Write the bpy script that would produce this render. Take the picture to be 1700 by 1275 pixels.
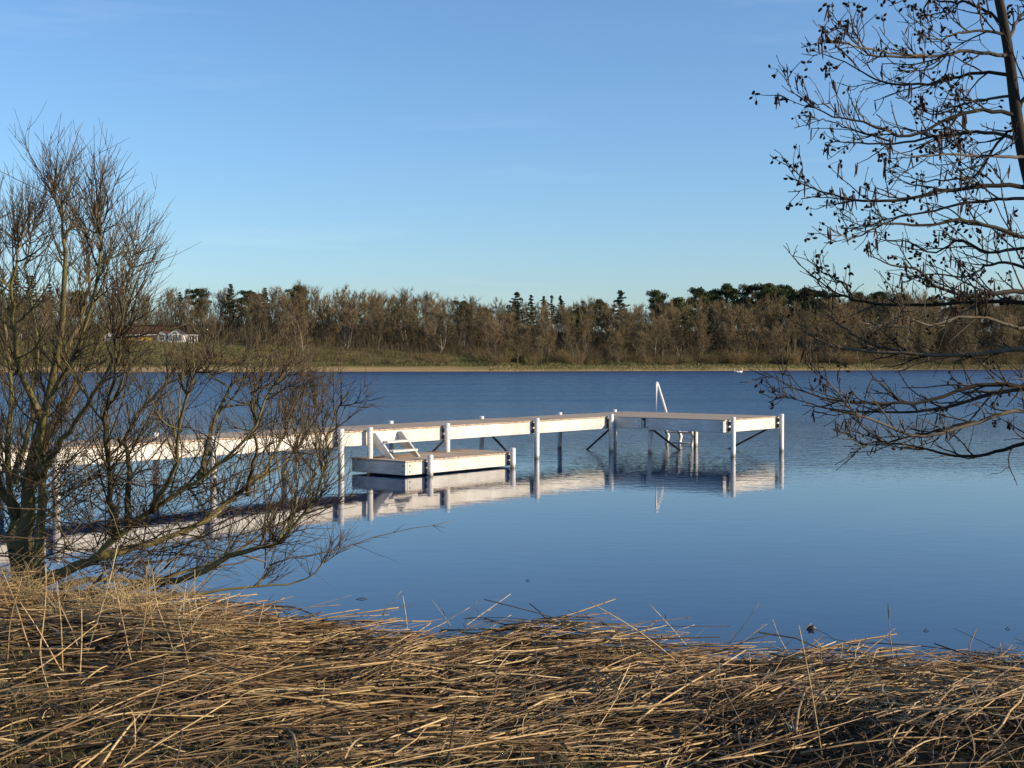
import bpy, math, random
import numpy as np
from mathutils import Vector, noise as mnoise

for o in list(bpy.data.objects):
    bpy.data.objects.remove(o, do_unlink=True)
SC = bpy.context.scene
COL = SC.collection
RAD = math.radians

# ------------------------------------------------------------------ camera, sky, sun, exposure
H_CAM, F_PX, HOR = 2.4, 2200.0, 598.0          # eye height over the water, focal length and horizon row in photo pixels
cam_d = bpy.data.cameras.new('camera')
cam_d.sensor_width = 36.0
cam_d.lens = 36.0 * F_PX / 1700.0
cam_d.clip_start = 0.1
cam_d.clip_end = 6000
cam = bpy.data.objects.new('camera', cam_d)
COL.objects.link(cam)
cam.location = (0, 0, H_CAM)
cam.rotation_euler = (RAD(90) - math.atan((637.5 - HOR) / F_PX), 0, 0)
SC.camera = cam

SUN_EL, SUN_AZ = RAD(18), math.atan2(0.965, -0.26)     # azimuth clockwise from +Y
sx, sy = math.sin(SUN_AZ) * math.cos(SUN_EL), math.cos(SUN_AZ) * math.cos(SUN_EL)
SUN_DIR = Vector((sx, sy, math.sin(SUN_EL)))

world = bpy.data.worlds.new('World')
SC.world = world
world.use_nodes = True
wn, wl = world.node_tree.nodes, world.node_tree.links
wn.clear()
w_out = wn.new('ShaderNodeOutputWorld')
w_bg = wn.new('ShaderNodeBackground')
w_bg.inputs['Strength'].default_value = 0.15
w_sky = wn.new('ShaderNodeTexSky')
w_sky.sky_type = 'NISHITA'
w_sky.sun_disc = False
w_sky.sun_elevation = SUN_EL
w_sky.sun_rotation = SUN_AZ
w_sky.altitude = 20
w_sky.air_density = 1.0
w_sky.dust_density = 0.7
w_sky.ozone_density = 5.2
# thin cirrus streaks
w_tc = wn.new('ShaderNodeTexCoord')
w_map = wn.new('ShaderNodeMapping')
w_map.inputs['Scale'].default_value = (1.2, 1.2, 11.0)
w_map.inputs['Rotation'].default_value = (0.05, 0.03, 0)
w_noise = wn.new('ShaderNodeTexNoise')
w_noise.inputs['Scale'].default_value = 2.6
w_noise.inputs['Detail'].default_value = 7
w_noise.inputs['Roughness'].default_value = 0.62
w_ramp = wn.new('ShaderNodeValToRGB')
w_ramp.color_ramp.elements[0].position = 0.56
w_ramp.color_ramp.elements[0].color = (0, 0, 0, 1)
w_ramp.color_ramp.elements[1].position = 0.86
w_ramp.color_ramp.elements[1].color = (0.12, 0.12, 0.12, 1)
w_mix = wn.new('ShaderNodeMixRGB')
w_mix.inputs['Color2'].default_value = (5.6, 6.0, 6.4, 1)
wl.new(w_tc.outputs['Generated'], w_map.inputs['Vector'])
wl.new(w_map.outputs['Vector'], w_noise.inputs['Vector'])
wl.new(w_noise.outputs['Fac'], w_ramp.inputs['Fac'])
wl.new(w_ramp.outputs['Color'], w_mix.inputs['Fac'])
wl.new(w_sky.outputs['Color'], w_mix.inputs['Color1'])
wl.new(w_mix.outputs['Color'], w_bg.inputs['Color'])
wl.new(w_bg.outputs['Background'], w_out.inputs['Surface'])

sun_d = bpy.data.lights.new('sun', 'SUN')
sun_d.energy = 5.0
sun_d.angle = RAD(0.53)
sun_d.color = (1.0, 0.80, 0.54)
sun = bpy.data.objects.new('sun', sun_d)
COL.objects.link(sun)
sun.rotation_euler = SUN_DIR.to_track_quat('Z', 'Y').to_euler()
sun.location = SUN_DIR * 60

vs = SC.view_settings
vs.view_transform = 'Standard'
vs.look = 'None'
vs.gamma = 1.0
vs.exposure = 0.36
vs.use_curve_mapping = False
SC.cycles.max_bounces = 6
SC.cycles.diffuse_bounces = 2
SC.cycles.glossy_bounces = 3
SC.cycles.caustics_reflective = False
SC.cycles.caustics_refractive = False
SC.cycles.sample_clamp_indirect = 4.0

# ------------------------------------------------------------------ helpers
def px(x, y, Y):
    """photo pixel -> point at depth Y (the depth comes from what the thing stands on)"""
    return np.array(((x - 850.0) / F_PX * Y, Y, H_CAM + (HOR - y) / F_PX * Y))

def smooth(a, b, t):
    t = np.clip((np.asarray(t, float) - a) / (b - a), 0, 1)
    return t * t * (3 - 2 * t)

def mesh_np(name, verts, quads=None, tris=None, attrs=None, smooth_shade=False):
    me = bpy.data.meshes.new(name)
    verts = np.asarray(verts, np.float32).reshape(-1, 3)
    nq = 0 if quads is None else len(quads)
    nt = 0 if tris is None else len(tris)
    loops = []
    if nq: loops.append(np.asarray(quads, np.int32).ravel())
    if nt: loops.append(np.asarray(tris, np.int32).ravel())
    loops = np.concatenate(loops)
    start = np.concatenate([np.arange(nq) * 4, nq * 4 + np.arange(nt) * 3]).astype(np.int32)
    tot = np.concatenate([np.full(nq, 4), np.full(nt, 3)]).astype(np.int32)
    me.vertices.add(len(verts)); me.vertices.foreach_set('co', verts.ravel())
    me.loops.add(len(loops)); me.loops.foreach_set('vertex_index', loops)
    me.polygons.add(nq + nt)
    me.polygons.foreach_set('loop_start', start); me.polygons.foreach_set('loop_total', tot)
    if smooth_shade:
        me.polygons.foreach_set('use_smooth', np.ones(nq + nt, bool))
    if attrs:
        for k, v in attrs.items():
            a = me.attributes.new(k, 'FLOAT', 'POINT')
            a.data.foreach_set('value', np.asarray(v, np.float32))
    me.update(calc_edges=True)
    me.validate()
    return me

class Tubes:
    """collects tapered tubes (paths with radii) into one mesh"""
    def __init__(self):
        self.groups = {}
        self.v, self.q, self.t, self.a, self.b = [], [], [], [], []
        self.n = 0
    def add(self, pts, rad, sides=4, rnd=None):
        pts = np.asarray(pts, float); rad = np.asarray(rad, float)
        self.groups.setdefault((len(pts), sides), []).append((pts, rad, random.random() if rnd is None else rnd))
    def raw(self, verts, quads, tris, rnd=0.5, t=0.0):
        verts = np.asarray(verts, float).reshape(-1, 3)
        self.v.append(verts)
        if quads is not None and len(quads): self.q.append(np.asarray(quads) + self.n)
        if tris is not None and len(tris): self.t.append(np.asarray(tris) + self.n)
        self.a.append(np.full(len(verts), rnd)); self.b.append(np.full(len(verts), t))
        self.n += len(verts)
    def build(self, name, smooth_shade=True):
        for (k, s), items in self.groups.items():
            P = np.array([i[0] for i in items]); R = np.array([i[1] for i in items]); rn = np.array([i[2] for i in items])
            n = len(P)
            T = np.empty_like(P)
            T[:, 1:-1] = P[:, 2:] - P[:, :-2]; T[:, 0] = P[:, 1] - P[:, 0]; T[:, -1] = P[:, -1] - P[:, -2]
            T /= np.linalg.norm(T, axis=2, keepdims=True) + 1e-9
            mean = P[:, -1] - P[:, 0]
            ref = np.where(np.abs(mean[:, 2:3]) < 0.8 * np.linalg.norm(mean, axis=1, keepdims=True), np.array([[0, 0, 1.0]]), np.array([[1.0, 0, 0]]))
            A = np.cross(T, ref[:, None, :]); A /= np.linalg.norm(A, axis=2, keepdims=True) + 1e-9
            B = np.cross(T, A)
            ang = np.arange(s) / s * 2 * np.pi
            V = P[:, :, None, :] + R[:, :, None, None] * (A[:, :, None, :] * np.cos(ang)[None, None, :, None] + B[:, :, None, :] * np.sin(ang)[None, None, :, None])
            V = V.reshape(-1, 3)
            i = np.arange(n)[:, None, None] * (k * s); j = np.arange(k - 1)[None, :, None] * s; m = np.arange(s)[None, None, :]
            m2 = (m + 1) % s
            Q = np.stack([i + j + m, i + j + m2, i + j + s + m2, i + j + s + m], -1).reshape(-1, 4)
            self.v.append(V); self.q.append(Q + self.n)
            # end caps
            base = (np.arange(n) * (k * s))[:, None]
            for off, rev in ((0, True), ((k - 1) * s, False)):
                for c in range(1, s - 1):
                    idx = [0, c, c + 1] if not rev else [0, c + 1, c]
                    self.t.append(base + off + np.array(idx)[None, :] + self.n)
            self.a.append(np.repeat(rn, k * s))
            self.b.append(np.tile(np.repeat(np.linspace(0, 1, k), s), n))
            self.n += len(V)
        self.groups = {}
        return mesh_np(name, np.concatenate(self.v), np.concatenate(self.q) if self.q else None,
                       np.concatenate(self.t) if self.t else None,
                       {'rnd': np.concatenate(self.a), 'along': np.concatenate(self.b)}, smooth_shade)

def link(name, me, mat=None, parent=None, loc=None):
    o = bpy.data.objects.new(name, me)
    COL.objects.link(o)
    if mat is not None and me is not None and not me.materials:
        me.materials.append(mat)
    if parent is not None: o.parent = parent
    if loc is not None: o.location = loc
    return o

def tag(o, label=None, cat=None, group=None, kind=None):
    if label: o['label'] = label
    if cat: o['category'] = cat
    if group: o['group'] = group
    if kind: o['kind'] = kind
    return o

def thing(name, label, cat, loc=(0, 0, 0), rz=0.0, group=None):
    o = bpy.data.objects.new(name, None)
    o.empty_display_size = 0.2
    COL.objects.link(o)
    o.location = loc; o.rotation_euler = (0, 0, rz)
    return tag(o, label, cat, group)

def copy_tree(o, parent=None):
    c = o.copy(); COL.objects.link(c)
    c.parent = parent
    for ch in list(o.children):
        copy_tree(ch, c)
    return c

def box_vf(x0, x1, y0, y1, z0, z1):
    v = [(x0, y0, z0), (x1, y0, z0), (x1, y1, z0), (x0, y1, z0), (x0, y0, z1), (x1, y0, z1), (x1, y1, z1), (x0, y1, z1)]
    f = [(0, 3, 2, 1), (4, 5, 6, 7), (0, 1, 5, 4), (1, 2, 6, 5), (2, 3, 7, 6), (3, 0, 4, 7)]
    return v, f

def poly_mesh(name, verts, faces):
    me = bpy.data.meshes.new(name)
    me.from_pydata([tuple(map(float, v)) for v in verts], [], faces)
    me.update()
    return me

def bevel_box(name, x0, x1, y0, y1, z0, z1, b=0.006):
    """a box with chamfered edges"""
    import bmesh
    bm = bmesh.new()
    v, f = box_vf(x0, x1, y0, y1, z0, z1)
    vs_ = [bm.verts.new(p) for p in v]
    for q in f: bm.faces.new([vs_[i] for i in q])
    bmesh.ops.bevel(bm, geom=list(bm.edges), offset=b, segments=1, affect='EDGES', profile=0.5)
    me = bpy.data.meshes.new(name); bm.to_mesh(me); bm.free()
    return me

# ------------------------------------------------------------------ materials
def new_mat(name, rough=0.8, spec=0.3):
    m = bpy.data.materials.new(name); m.use_nodes = True
    n = m.node_tree.nodes; b = n['Principled BSDF']
    b.inputs['Roughness'].default_value = rough
    b.inputs['Specular IOR Level'].default_value = spec
    return m, n, m.node_tree.links, b

def ramp(n, stops):
    r = n.new('ShaderNodeValToRGB'); e = r.color_ramp.elements
    while len(e) < len(stops): e.new(0.5)
    for el, (p, c) in zip(e, stops):
        el.position = p; el.color = (*c, 1)
    return r

def noise_tex(n, l, scale, detail=4, rough=0.55, coord='Object', mapping=None):
    tc = n.new('ShaderNodeTexCoord'); t = n.new('ShaderNodeTexNoise')
    t.inputs['Scale'].default_value = scale; t.inputs['Detail'].default_value = detail; t.inputs['Roughness'].default_value = rough
    src = tc.outputs[coord]
    if mapping:
        mp = n.new('ShaderNodeMapping'); mp.inputs['Scale'].default_value = mapping
        l.new(src, mp.inputs['Vector']); src = mp.outputs['Vector']
    l.new(src, t.inputs['Vector'])
    return t

def simple_noise_mat(name, c1, c2, scale, rough=0.8, spec=0.3, bump=0.0, mapping=None, detail=4, lo=0.35, hi=0.68):
    m, n, l, b = new_mat(name, rough, spec)
    t = noise_tex(n, l, scale, detail, mapping=mapping)
    r = ramp(n, [(lo, c1), (hi, c2)])
    l.new(t.outputs['Fac'], r.inputs['Fac']); l.new(r.outputs['Color'], b.inputs['Base Color'])
    if bump:
        bp = n.new('ShaderNodeBump'); bp.inputs['Strength'].default_value = bump; bp.inputs['Distance'].default_value = 0.02
        l.new(t.outputs['Fac'], bp.inputs['Height']); l.new(bp.outputs['Normal'], b.inputs['Normal'])
    return m

def attr_mat(name, stops, rough=0.75, spec=0.25, along=None, noise_scale=None, node_bands=0):
    """colour by the per-stem random attribute, optionally changed along the stem; banded nodes"""
    m, n, l, b = new_mat(name, rough, spec)
    a = n.new('ShaderNodeAttribute'); a.attribute_name = 'rnd'
    r = ramp(n, stops)
    fac = a.outputs['Fac']
    if noise_scale:
        t = noise_tex(n, l, noise_scale, 3)
        mm = n.new('ShaderNodeMath'); mm.operation = 'MULTIPLY_ADD'; mm.inputs[1].default_value = 0.9; mm.inputs[2].default_value = -0.45
        l.new(t.outputs['Fac'], mm.inputs[0])
        ad = n.new('ShaderNodeMath'); ad.operation = 'ADD'; l.new(fac, ad.inputs[0]); l.new(mm.outputs[0], ad.inputs[1]); fac = ad.outputs[0]
    l.new(fac, r.inputs['Fac'])
    col = r.outputs['Color']
    al = n.new('ShaderNodeAttribute'); al.attribute_name = 'along'
    if along:
        r2 = ramp(n, along); l.new(al.outputs['Fac'], r2.inputs['Fac'])
        mx = n.new('ShaderNodeMixRGB'); mx.blend_type = 'MULTIPLY'; mx.inputs['Fac'].default_value = 1
        l.new(col, mx.inputs['Color1']); l.new(r2.outputs['Color'], mx.inputs['Color2']); col = mx.outputs['Color']
    if node_bands:
        mu = n.new('ShaderNodeMath'); mu.operation = 'MULTIPLY'; mu.inputs[1].default_value = node_bands
        l.new(al.outputs['Fac'], mu.inputs[0])
        ofs = n.new('ShaderNodeMath'); ofs.operation = 'ADD'; l.new(mu.outputs[0], ofs.inputs[0]); l.new(a.outputs['Fac'], ofs.inputs[1])
        fr = n.new('ShaderNodeMath'); fr.operation = 'FRACT'; l.new(ofs.outputs[0], fr.inputs[0])
        r3 = ramp(n, [(0.0, (0.32, 0.25, 0.18)), (0.05, (0.45, 0.36, 0.26)), (0.08, (1, 1, 1)), (0.8, (0.95, 0.93, 0.9)), (1.0, (0.72, 0.66, 0.6))])
        l.new(fr.outputs[0], r3.inputs['Fac'])
        mx = n.new('ShaderNodeMixRGB'); mx.blend_type = 'MULTIPLY'; mx.inputs['Fac'].default_value = 1
        l.new(col, mx.inputs['Color1']); l.new(r3.outputs['Color'], mx.inputs['Color2']); col = mx.outputs['Color']
    l.new(col, b.inputs['Base Color'])
    return m

def object_random_mat(name, stops, rough=0.85, spec=0.15, scale=1.5, amt=0.35):
    """colour differs from copy to copy and a little within each"""
    m, n, l, b = new_mat(name, rough, spec)
    oi = n.new('ShaderNodeObjectInfo')
    t = noise_tex(n, l, scale, 3)
    mm = n.new('ShaderNodeMath'); mm.operation = 'MULTIPLY_ADD'; mm.inputs[1].default_value = amt * 2; mm.inputs[2].default_value = -amt
    l.new(t.outputs['Fac'], mm.inputs[0])
    ad = n.new('ShaderNodeMath'); ad.operation = 'ADD'; l.new(oi.outputs['Random'], ad.inputs[0]); l.new(mm.outputs[0], ad.inputs[1])
    r = ramp(n, stops)
    l.new(ad.outputs[0], r.inputs['Fac']); l.new(r.outputs['Color'], b.inputs['Base Color'])
    return m

def painted_mat(name, base, dirt, rough=0.5, spec=0.4):
    """white painted timber: long grain, water stains and grime"""
    m, n, l, b = new_mat(name, rough, spec)
    t1 = noise_tex(n, l, 3.0, 6, 0.6, mapping=(1, 1, 9))
    t2 = noise_tex(n, l, 1.1, 5, 0.65, mapping=(1.6, 1.6, 0.5))
    mu = n.new('ShaderNodeMath'); mu.operation = 'MULTIPLY'; l.new(t1.outputs['Fac'], mu.inputs[0]); l.new(t2.outputs['Fac'], mu.inputs[1])
    r = ramp(n, [(0.10, dirt), (0.24, tuple(0.5 * (x + y) for x, y in zip(base, dirt))), (0.34, base)])
    l.new(mu.outputs[0], r.inputs['Fac']); l.new(r.outputs['Color'], b.inputs['Base Color'])
    bp = n.new('ShaderNodeBump'); bp.inputs['Strength'].default_value = 0.25; bp.inputs['Distance'].default_value = 0.01
    l.new(t1.outputs['Fac'], bp.inputs['Height']); l.new(bp.outputs['Normal'], b.inputs['Normal'])
    return m

M_WHITE = painted_mat('white_painted_timber', (0.74, 0.73, 0.70), (0.46, 0.43, 0.38))
M_POST = painted_mat('white_post_paint', (0.78, 0.77, 0.75), (0.50, 0.47, 0.42), 0.4)
n, l = M_POST.node_tree.nodes, M_POST.node_tree.links      # a tide mark of algae on the posts
b = n['Principled BSDF']; src = b.inputs['Base Color'].links[0].from_socket
g_ = n.new('ShaderNodeNewGeometry'); s3 = n.new('ShaderNodeSeparateXYZ'); l.new(g_.outputs['Position'], s3.inputs[0])
tn = noise_tex(n, l, 14, 4)
ma = n.new('ShaderNodeMath'); ma.operation = 'MULTIPLY_ADD'; ma.inputs[1].default_value = -0.16; l.new(tn.outputs['Fac'], ma.inputs[0]); l.new(s3.outputs['Z'], ma.inputs[2])
mrg = n.new('ShaderNodeMapRange'); mrg.inputs['From Min'].default_value = 0.035; mrg.inputs['From Max'].default_value = -0.06; mrg.inputs['To Max'].default_value = 0.85; l.new(ma.outputs[0], mrg.inputs['Value'])
mxp = n.new('ShaderNodeMixRGB'); mxp.inputs['Color2'].default_value = (0.085, 0.080, 0.045, 1); l.new(mrg.outputs[0], mxp.inputs['Fac']); l.new(src, mxp.inputs['Color1']); l.new(mxp.outputs['Color'], b.inputs['Base Color'])
M_METAL = simple_noise_mat('dark_steel', (0.035, 0.032, 0.03), (0.08, 0.075, 0.07), 6, 0.55, 0.5)
M_RAIL = simple_noise_mat('white_rail_paint', (0.68, 0.68, 0.68), (0.82, 0.82, 0.82), 8, 0.35, 0.5)
m, n, l, b = new_mat('deck_plank_timber', 0.85, 0.15)
oi = n.new('ShaderNodeObjectInfo'); t = noise_tex(n, l, 5, 5, mapping=(1, 6, 6))
ad = n.new('ShaderNodeMath'); ad.operation = 'MULTIPLY_ADD'; ad.inputs[1].default_value = 0.5
l.new(oi.outputs['Random'], ad.inputs[0]); l.new(t.outputs['Fac'], ad.inputs[2])
r = ramp(n, [(0.30, (0.30, 0.225, 0.155)), (0.6, (0.42, 0.325, 0.235)), (1.0, (0.52, 0.42, 0.32))])
l.new(ad.outputs[0], r.inputs['Fac']); l.new(r.outputs['Color'], b.inputs['Base Color'])
M_PLANK = m

M_WILLOW = attr_mat('willow_bark', [(0.0, (0.060, 0.050, 0.024)), (0.5, (0.115, 0.098, 0.042)), (1.0, (0.18, 0.16, 0.07))], 0.8, 0.2, noise_scale=9)
M_WTWIG = attr_mat('willow_twig', [(0.0, (0.040, 0.026, 0.018)), (0.5, (0.080, 0.058, 0.032)), (1.0, (0.145, 0.115, 0.058))], 0.6, 0.3)
M_ALDER = attr_mat('alder_bark', [(0.0, (0.022, 0.018, 0.014)), (0.55, (0.048, 0.040, 0.030)), (1.0, (0.13, 0.11, 0.085))], 0.85, 0.2, noise_scale=14)
M_CONE = attr_mat('alder_cone', [(0.0, (0.014, 0.010, 0.008)), (1.0, (0.04, 0.027, 0.02))], 0.9, 0.1)
M_CATKIN = attr_mat('alder_catkin', [(0.0, (0.028, 0.015, 0.013)), (1.0, (0.065, 0.034, 0.026))], 0.8, 0.2)
M_REED = attr_mat('dry_reed', [(0.0, (0.085, 0.052, 0.025)), (0.25, (0.20, 0.132, 0.062)), (0.6, (0.40, 0.28, 0.135)), (0.85, (0.58, 0.43, 0.22)), (1.0, (0.70, 0.57, 0.34))], 0.5, 0.35, node_bands=5)
M_LEAF = attr_mat('dry_reed_leaf', [(0.0, (0.07, 0.045, 0.024)), (0.5, (0.22, 0.15, 0.075)), (1.0, (0.50, 0.38, 0.20))], 0.7, 0.25)
M_LITTER = attr_mat('rotten_reed', [(0.0, (0.030, 0.020, 0.012)), (0.5, (0.075, 0.050, 0.028)), (1.0, (0.19, 0.13, 0.07))], 0.8, 0.2)
M_GRASS = attr_mat('bank_grass', [(0.0, (0.060, 0.062, 0.022)), (0.5, (0.13, 0.12, 0.045)), (1.0, (0.30, 0.24, 0.11))], 0.7, 0.2)
M_BARE = object_random_mat('bare_twigs', [(0.0, (0.110, 0.088, 0.052)), (0.3, (0.165, 0.122, 0.072)), (0.55, (0.135, 0.115, 0.062)), (0.8, (0.185, 0.138, 0.084)), (1.0, (0.150, 0.138, 0.072))], scale=0.25, amt=0.25)
M_TRUNK = object_random_mat('far_bark', [(0.0, (0.10, 0.085, 0.06)), (0.6, (0.17, 0.15, 0.11)), (1.0, (0.32, 0.29, 0.24))], scale=0.6)
M_PINE = object_random_mat('pine_needles', [(0.0, (0.030, 0.046, 0.018)), (0.5, (0.050, 0.068, 0.026)), (1.0, (0.080, 0.092, 0.036))], scale=0.5, amt=0.45)
M_SPRUCE = object_random_mat('spruce_needles', [(0.0, (0.022, 0.036, 0.020)), (0.5, (0.036, 0.052, 0.028)), (1.0, (0.055, 0.070, 0.034))], scale=0.5, amt=0.4)
M_SCRUB = object_random_mat('scrub_twigs', [(0.0, (0.13, 0.10, 0.055)), (0.4, (0.16, 0.13, 0.062)), (0.75, (0.19, 0.135, 0.08)), (1.0, (0.14, 0.14, 0.06))], scale=0.6, amt=0.3)

# ground: soil and moss on the near bank; sand, grass and leaf litter across the lake
m, n, l, b = new_mat('ground_soil', 0.95, 0.1)
geo = n.new('ShaderNodeNewGeometry'); sep = n.new('ShaderNodeSeparateXYZ'); l.new(geo.outputs['Position'], sep.inputs[0])
t1 = noise_tex(n, l, 2.2, 6); t2 = noise_tex(n, l, 24, 5); t3 = noise_tex(n, l, 0.09, 5)
near = ramp(n, [(0.36, (0.022, 0.016, 0.010)), (0.50, (0.045, 0.035, 0.020)), (0.62, (0.075, 0.075, 0.026)), (0.72, (0.13, 0.10, 0.055))])
mx = n.new('ShaderNodeMixRGB'); mx.inputs['Fac'].default_value = 0.5; l.new(t1.outputs['Fac'], mx.inputs['Color1']); l.new(t2.outputs['Fac'], mx.inputs['Color2'])
l.new(mx.outputs['Color'], near.inputs['Fac'])
grass = ramp(n, [(0.30, (0.085, 0.090, 0.030)), (0.5, (0.15, 0.14, 0.045)), (0.7, (0.25, 0.19, 0.08))])
mx3 = n.new('ShaderNodeMixRGB'); mx3.inputs['Fac'].default_value = 0.35; l.new(t3.outputs['Fac'], mx3.inputs['Color1']); l.new(t1.outputs['Fac'], mx3.inputs['Color2'])
l.new(mx3.outputs['Color'], grass.inputs['Fac'])
sandf = n.new('ShaderNodeMapRange'); sandf.inputs['From Min'].default_value = 1.12; sandf.inputs['From Max'].default_value = 0.7; l.new(sep.outputs['Z'], sandf.inputs['Value'])
sandx = n.new('ShaderNodeMapRange'); sandx.inputs['From Min'].default_value = 5; sandx.inputs['From Max'].default_value = -25; l.new(sep.outputs['X'], sandx.inputs['Value'])
low = n.new('ShaderNodeMapRange'); low.inputs['From Min'].default_value = 0.55; low.inputs['From Max'].default_value = 0.35; l.new(sep.outputs['Z'], low.inputs['Value'])
sx_ = n.new('ShaderNodeMath'); sx_.operation = 'MULTIPLY'; l.new(sandf.outputs[0], sx_.inputs[0]); l.new(sandx.outputs[0], sx_.inputs[1])
smx = n.new('ShaderNodeMath'); smx.operation = 'MAXIMUM'; l.new(sx_.outputs[0], smx.inputs[0]); l.new(low.outputs[0], smx.inputs[1])
sand = ramp(n, [(0.3, (0.30, 0.205, 0.095)), (0.7, (0.44, 0.32, 0.16))]); l.new(t1.outputs['Fac'], sand.inputs['Fac'])
m1 = n.new('ShaderNodeMixRGB'); l.new(smx.outputs[0], m1.inputs['Fac']); l.new(grass.outputs['Color'], m1.inputs['Color1']); l.new(sand.outputs['Color'], m1.inputs['Color2'])
# leaf litter under the wood (farther back)
lit = n.new('ShaderNodeMapRange'); lit.inputs['From Min'].default_value = 318; lit.inputs['From Max'].default_value = 335; l.new(sep.outputs['Y'], lit.inputs['Value'])
m2 = n.new('ShaderNodeMixRGB'); m2.inputs['Color2'].default_value = (0.085, 0.062, 0.038, 1); l.new(lit.outputs[0], m2.inputs['Fac']); l.new(m1.outputs['Color'], m2.inputs['Color1'])
farf = n.new('ShaderNodeMapRange'); farf.inputs['From Min'].default_value = 100; farf.inputs['From Max'].default_value = 120; l.new(sep.outputs['Y'], farf.inputs['Value'])
m3 = n.new('ShaderNodeMixRGB'); l.new(farf.outputs[0], m3.inputs['Fac']); l.new(near.outputs['Color'], m3.inputs['Color1']); l.new(m2.outputs['Color'], m3.inputs['Color2'])
l.new(m3.outputs['Color'], b.inputs['Base Color'])
bp = n.new('ShaderNodeBump'); bp.inputs['Strength'].default_value = 0.8; bp.inputs['Distance'].default_value = 0.04
l.new(t2.outputs['Fac'], bp.inputs['Height']); l.new(bp.outputs['Normal'], b.inputs['Normal'])
M_GROUND = m

# lake: dark clear water, mirror-calm near the bank, ruffled by the wind farther out
m, n, l, b = new_mat('lake_water', 0.02, 0.5)
b.inputs['Base Color'].default_value = (0.005, 0.024, 0.078, 1)
b.inputs['IOR'].default_value = 1.333
geo = n.new('ShaderNodeNewGeometry'); sep = n.new('ShaderNodeSeparateXYZ'); l.new(geo.outputs['Position'], sep.inputs[0])
big = noise_tex(n, l, 0.03, 3, mapping=(0.5, 1.6, 1))
yy = n.new('ShaderNodeMath'); yy.operation = 'MULTIPLY_ADD'; yy.inputs[1].default_value = 34.0; yy.inputs[2].default_value = -17.0
l.new(big.outputs['Fac'], yy.inputs[0])
ys = n.new('ShaderNodeMath'); ys.operation = 'ADD'; l.new(sep.outputs['Y'], ys.inputs[0]); l.new(yy.outputs[0], ys.inputs[1])
amp = n.new('ShaderNodeValToRGB'); e = amp.color_ramp.elements
mr = n.new('ShaderNodeMapRange'); mr.inputs['From Min'].default_value = 0; mr.inputs['From Max'].default_value = 120; l.new(ys.outputs[0], mr.inputs['Value'])
stops = [(0.0, 0.006), (0.20, 0.008), (0.265, 0.04), (0.32, 0.15), (0.44, 0.40), (0.58, 0.75), (0.85, 1.1)]
while len(e) < len(stops): e.new(0.5)
for el, (p, v) in zip(e, stops): el.position = p; el.color = (v, v, v, 1)
l.new(mr.outputs[0], amp.inputs['Fac'])
w1 = noise_tex(n, l, 2.6, 3, 0.5, mapping=(0.75, 1.25, 1)); w2 = noise_tex(n, l, 8.5, 2, 0.5, mapping=(0.8, 1.2, 1))
ws = n.new('ShaderNodeMath'); ws.operation = 'MULTIPLY_ADD'; ws.inputs[1].default_value = 0.28; l.new(w2.outputs['Fac'], ws.inputs[0]); l.new(w1.outputs['Fac'], ws.inputs[2])
wm = n.new('ShaderNodeMath'); wm.operation = 'MULTIPLY'; l.new(ws.outputs[0], wm.inputs[0]); l.new(amp.outputs['Color'], wm.inputs[1])
bp = n.new('ShaderNodeBump'); bp.inputs['Strength'].default_value = 1.0; bp.inputs['Distance'].default_value = 0.20
l.new(wm.outputs[0], bp.inputs['Height']); l.new(bp.outputs['Normal'], b.inputs['Normal'])
rgh = n.new('ShaderNodeMapRange'); rgh.interpolation_type = 'SMOOTHSTEP'   # wind ripples too small to see one by one
rgh.inputs['From Min'].default_value = 30; rgh.inputs['From Max'].default_value = 78; rgh.inputs['To Min'].default_value = 0.015; rgh.inputs['To Max'].default_value = 0.25
l.new(ys.outputs[0], rgh.inputs['Value'])
stk = noise_tex(n, l, 0.05, 5, 0.6, mapping=(0.35, 2.4, 1))
sm = n.new('ShaderNodeMapRange'); sm.inputs['From Min'].default_value = 0.3; sm.inputs['From Max'].default_value = 0.7; sm.inputs['To Min'].default_value = 0.62; sm.inputs['To Max'].default_value = 1.3
l.new(stk.outputs['Fac'], sm.inputs['Value'])
rm = n.new('ShaderNodeMath'); rm.operation = 'MULTIPLY'; l.new(rgh.outputs[0], rm.inputs[0]); l.new(sm.outputs[0], rm.inputs[1]); l.new(rm.outputs[0], b.inputs['Roughness'])
M_WATER = m

# ------------------------------------------------------------------ ground and lake
def edge_y(X):          # the near water's edge
    X = np.asarray(X, float)
    base = np.interp(X, [-60, -12, -3.6, -1.4, 1.2, 3.9, 12, 60], [40, 17.4, 12.05, 10.95, 10.0, 9.65, 10.15, 20])
    return base + 0.16 * np.sin(X * 1.9 + 0.6) + 0.09 * np.sin(X * 4.3)

def shore_y(X):         # the far water's edge
    X = np.asarray(X, float)
    return np.interp(X, [-400, -160, -80, 0, 45, 100, 160, 400], [190, 250, 268, 285, 300, 326, 335, 300]) + 1.2 * np.sin(X * 0.13) + 0.5 * np.sin(X * 0.41)

def bench_z(X):         # height of the ground at the foot of the wood
    return np.interp(X, [-400, -90, -55, -25, 0, 25, 400], [6.8, 6.7, 6.1, 4.5, 3.2, 2.4, 2.4])

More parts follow.
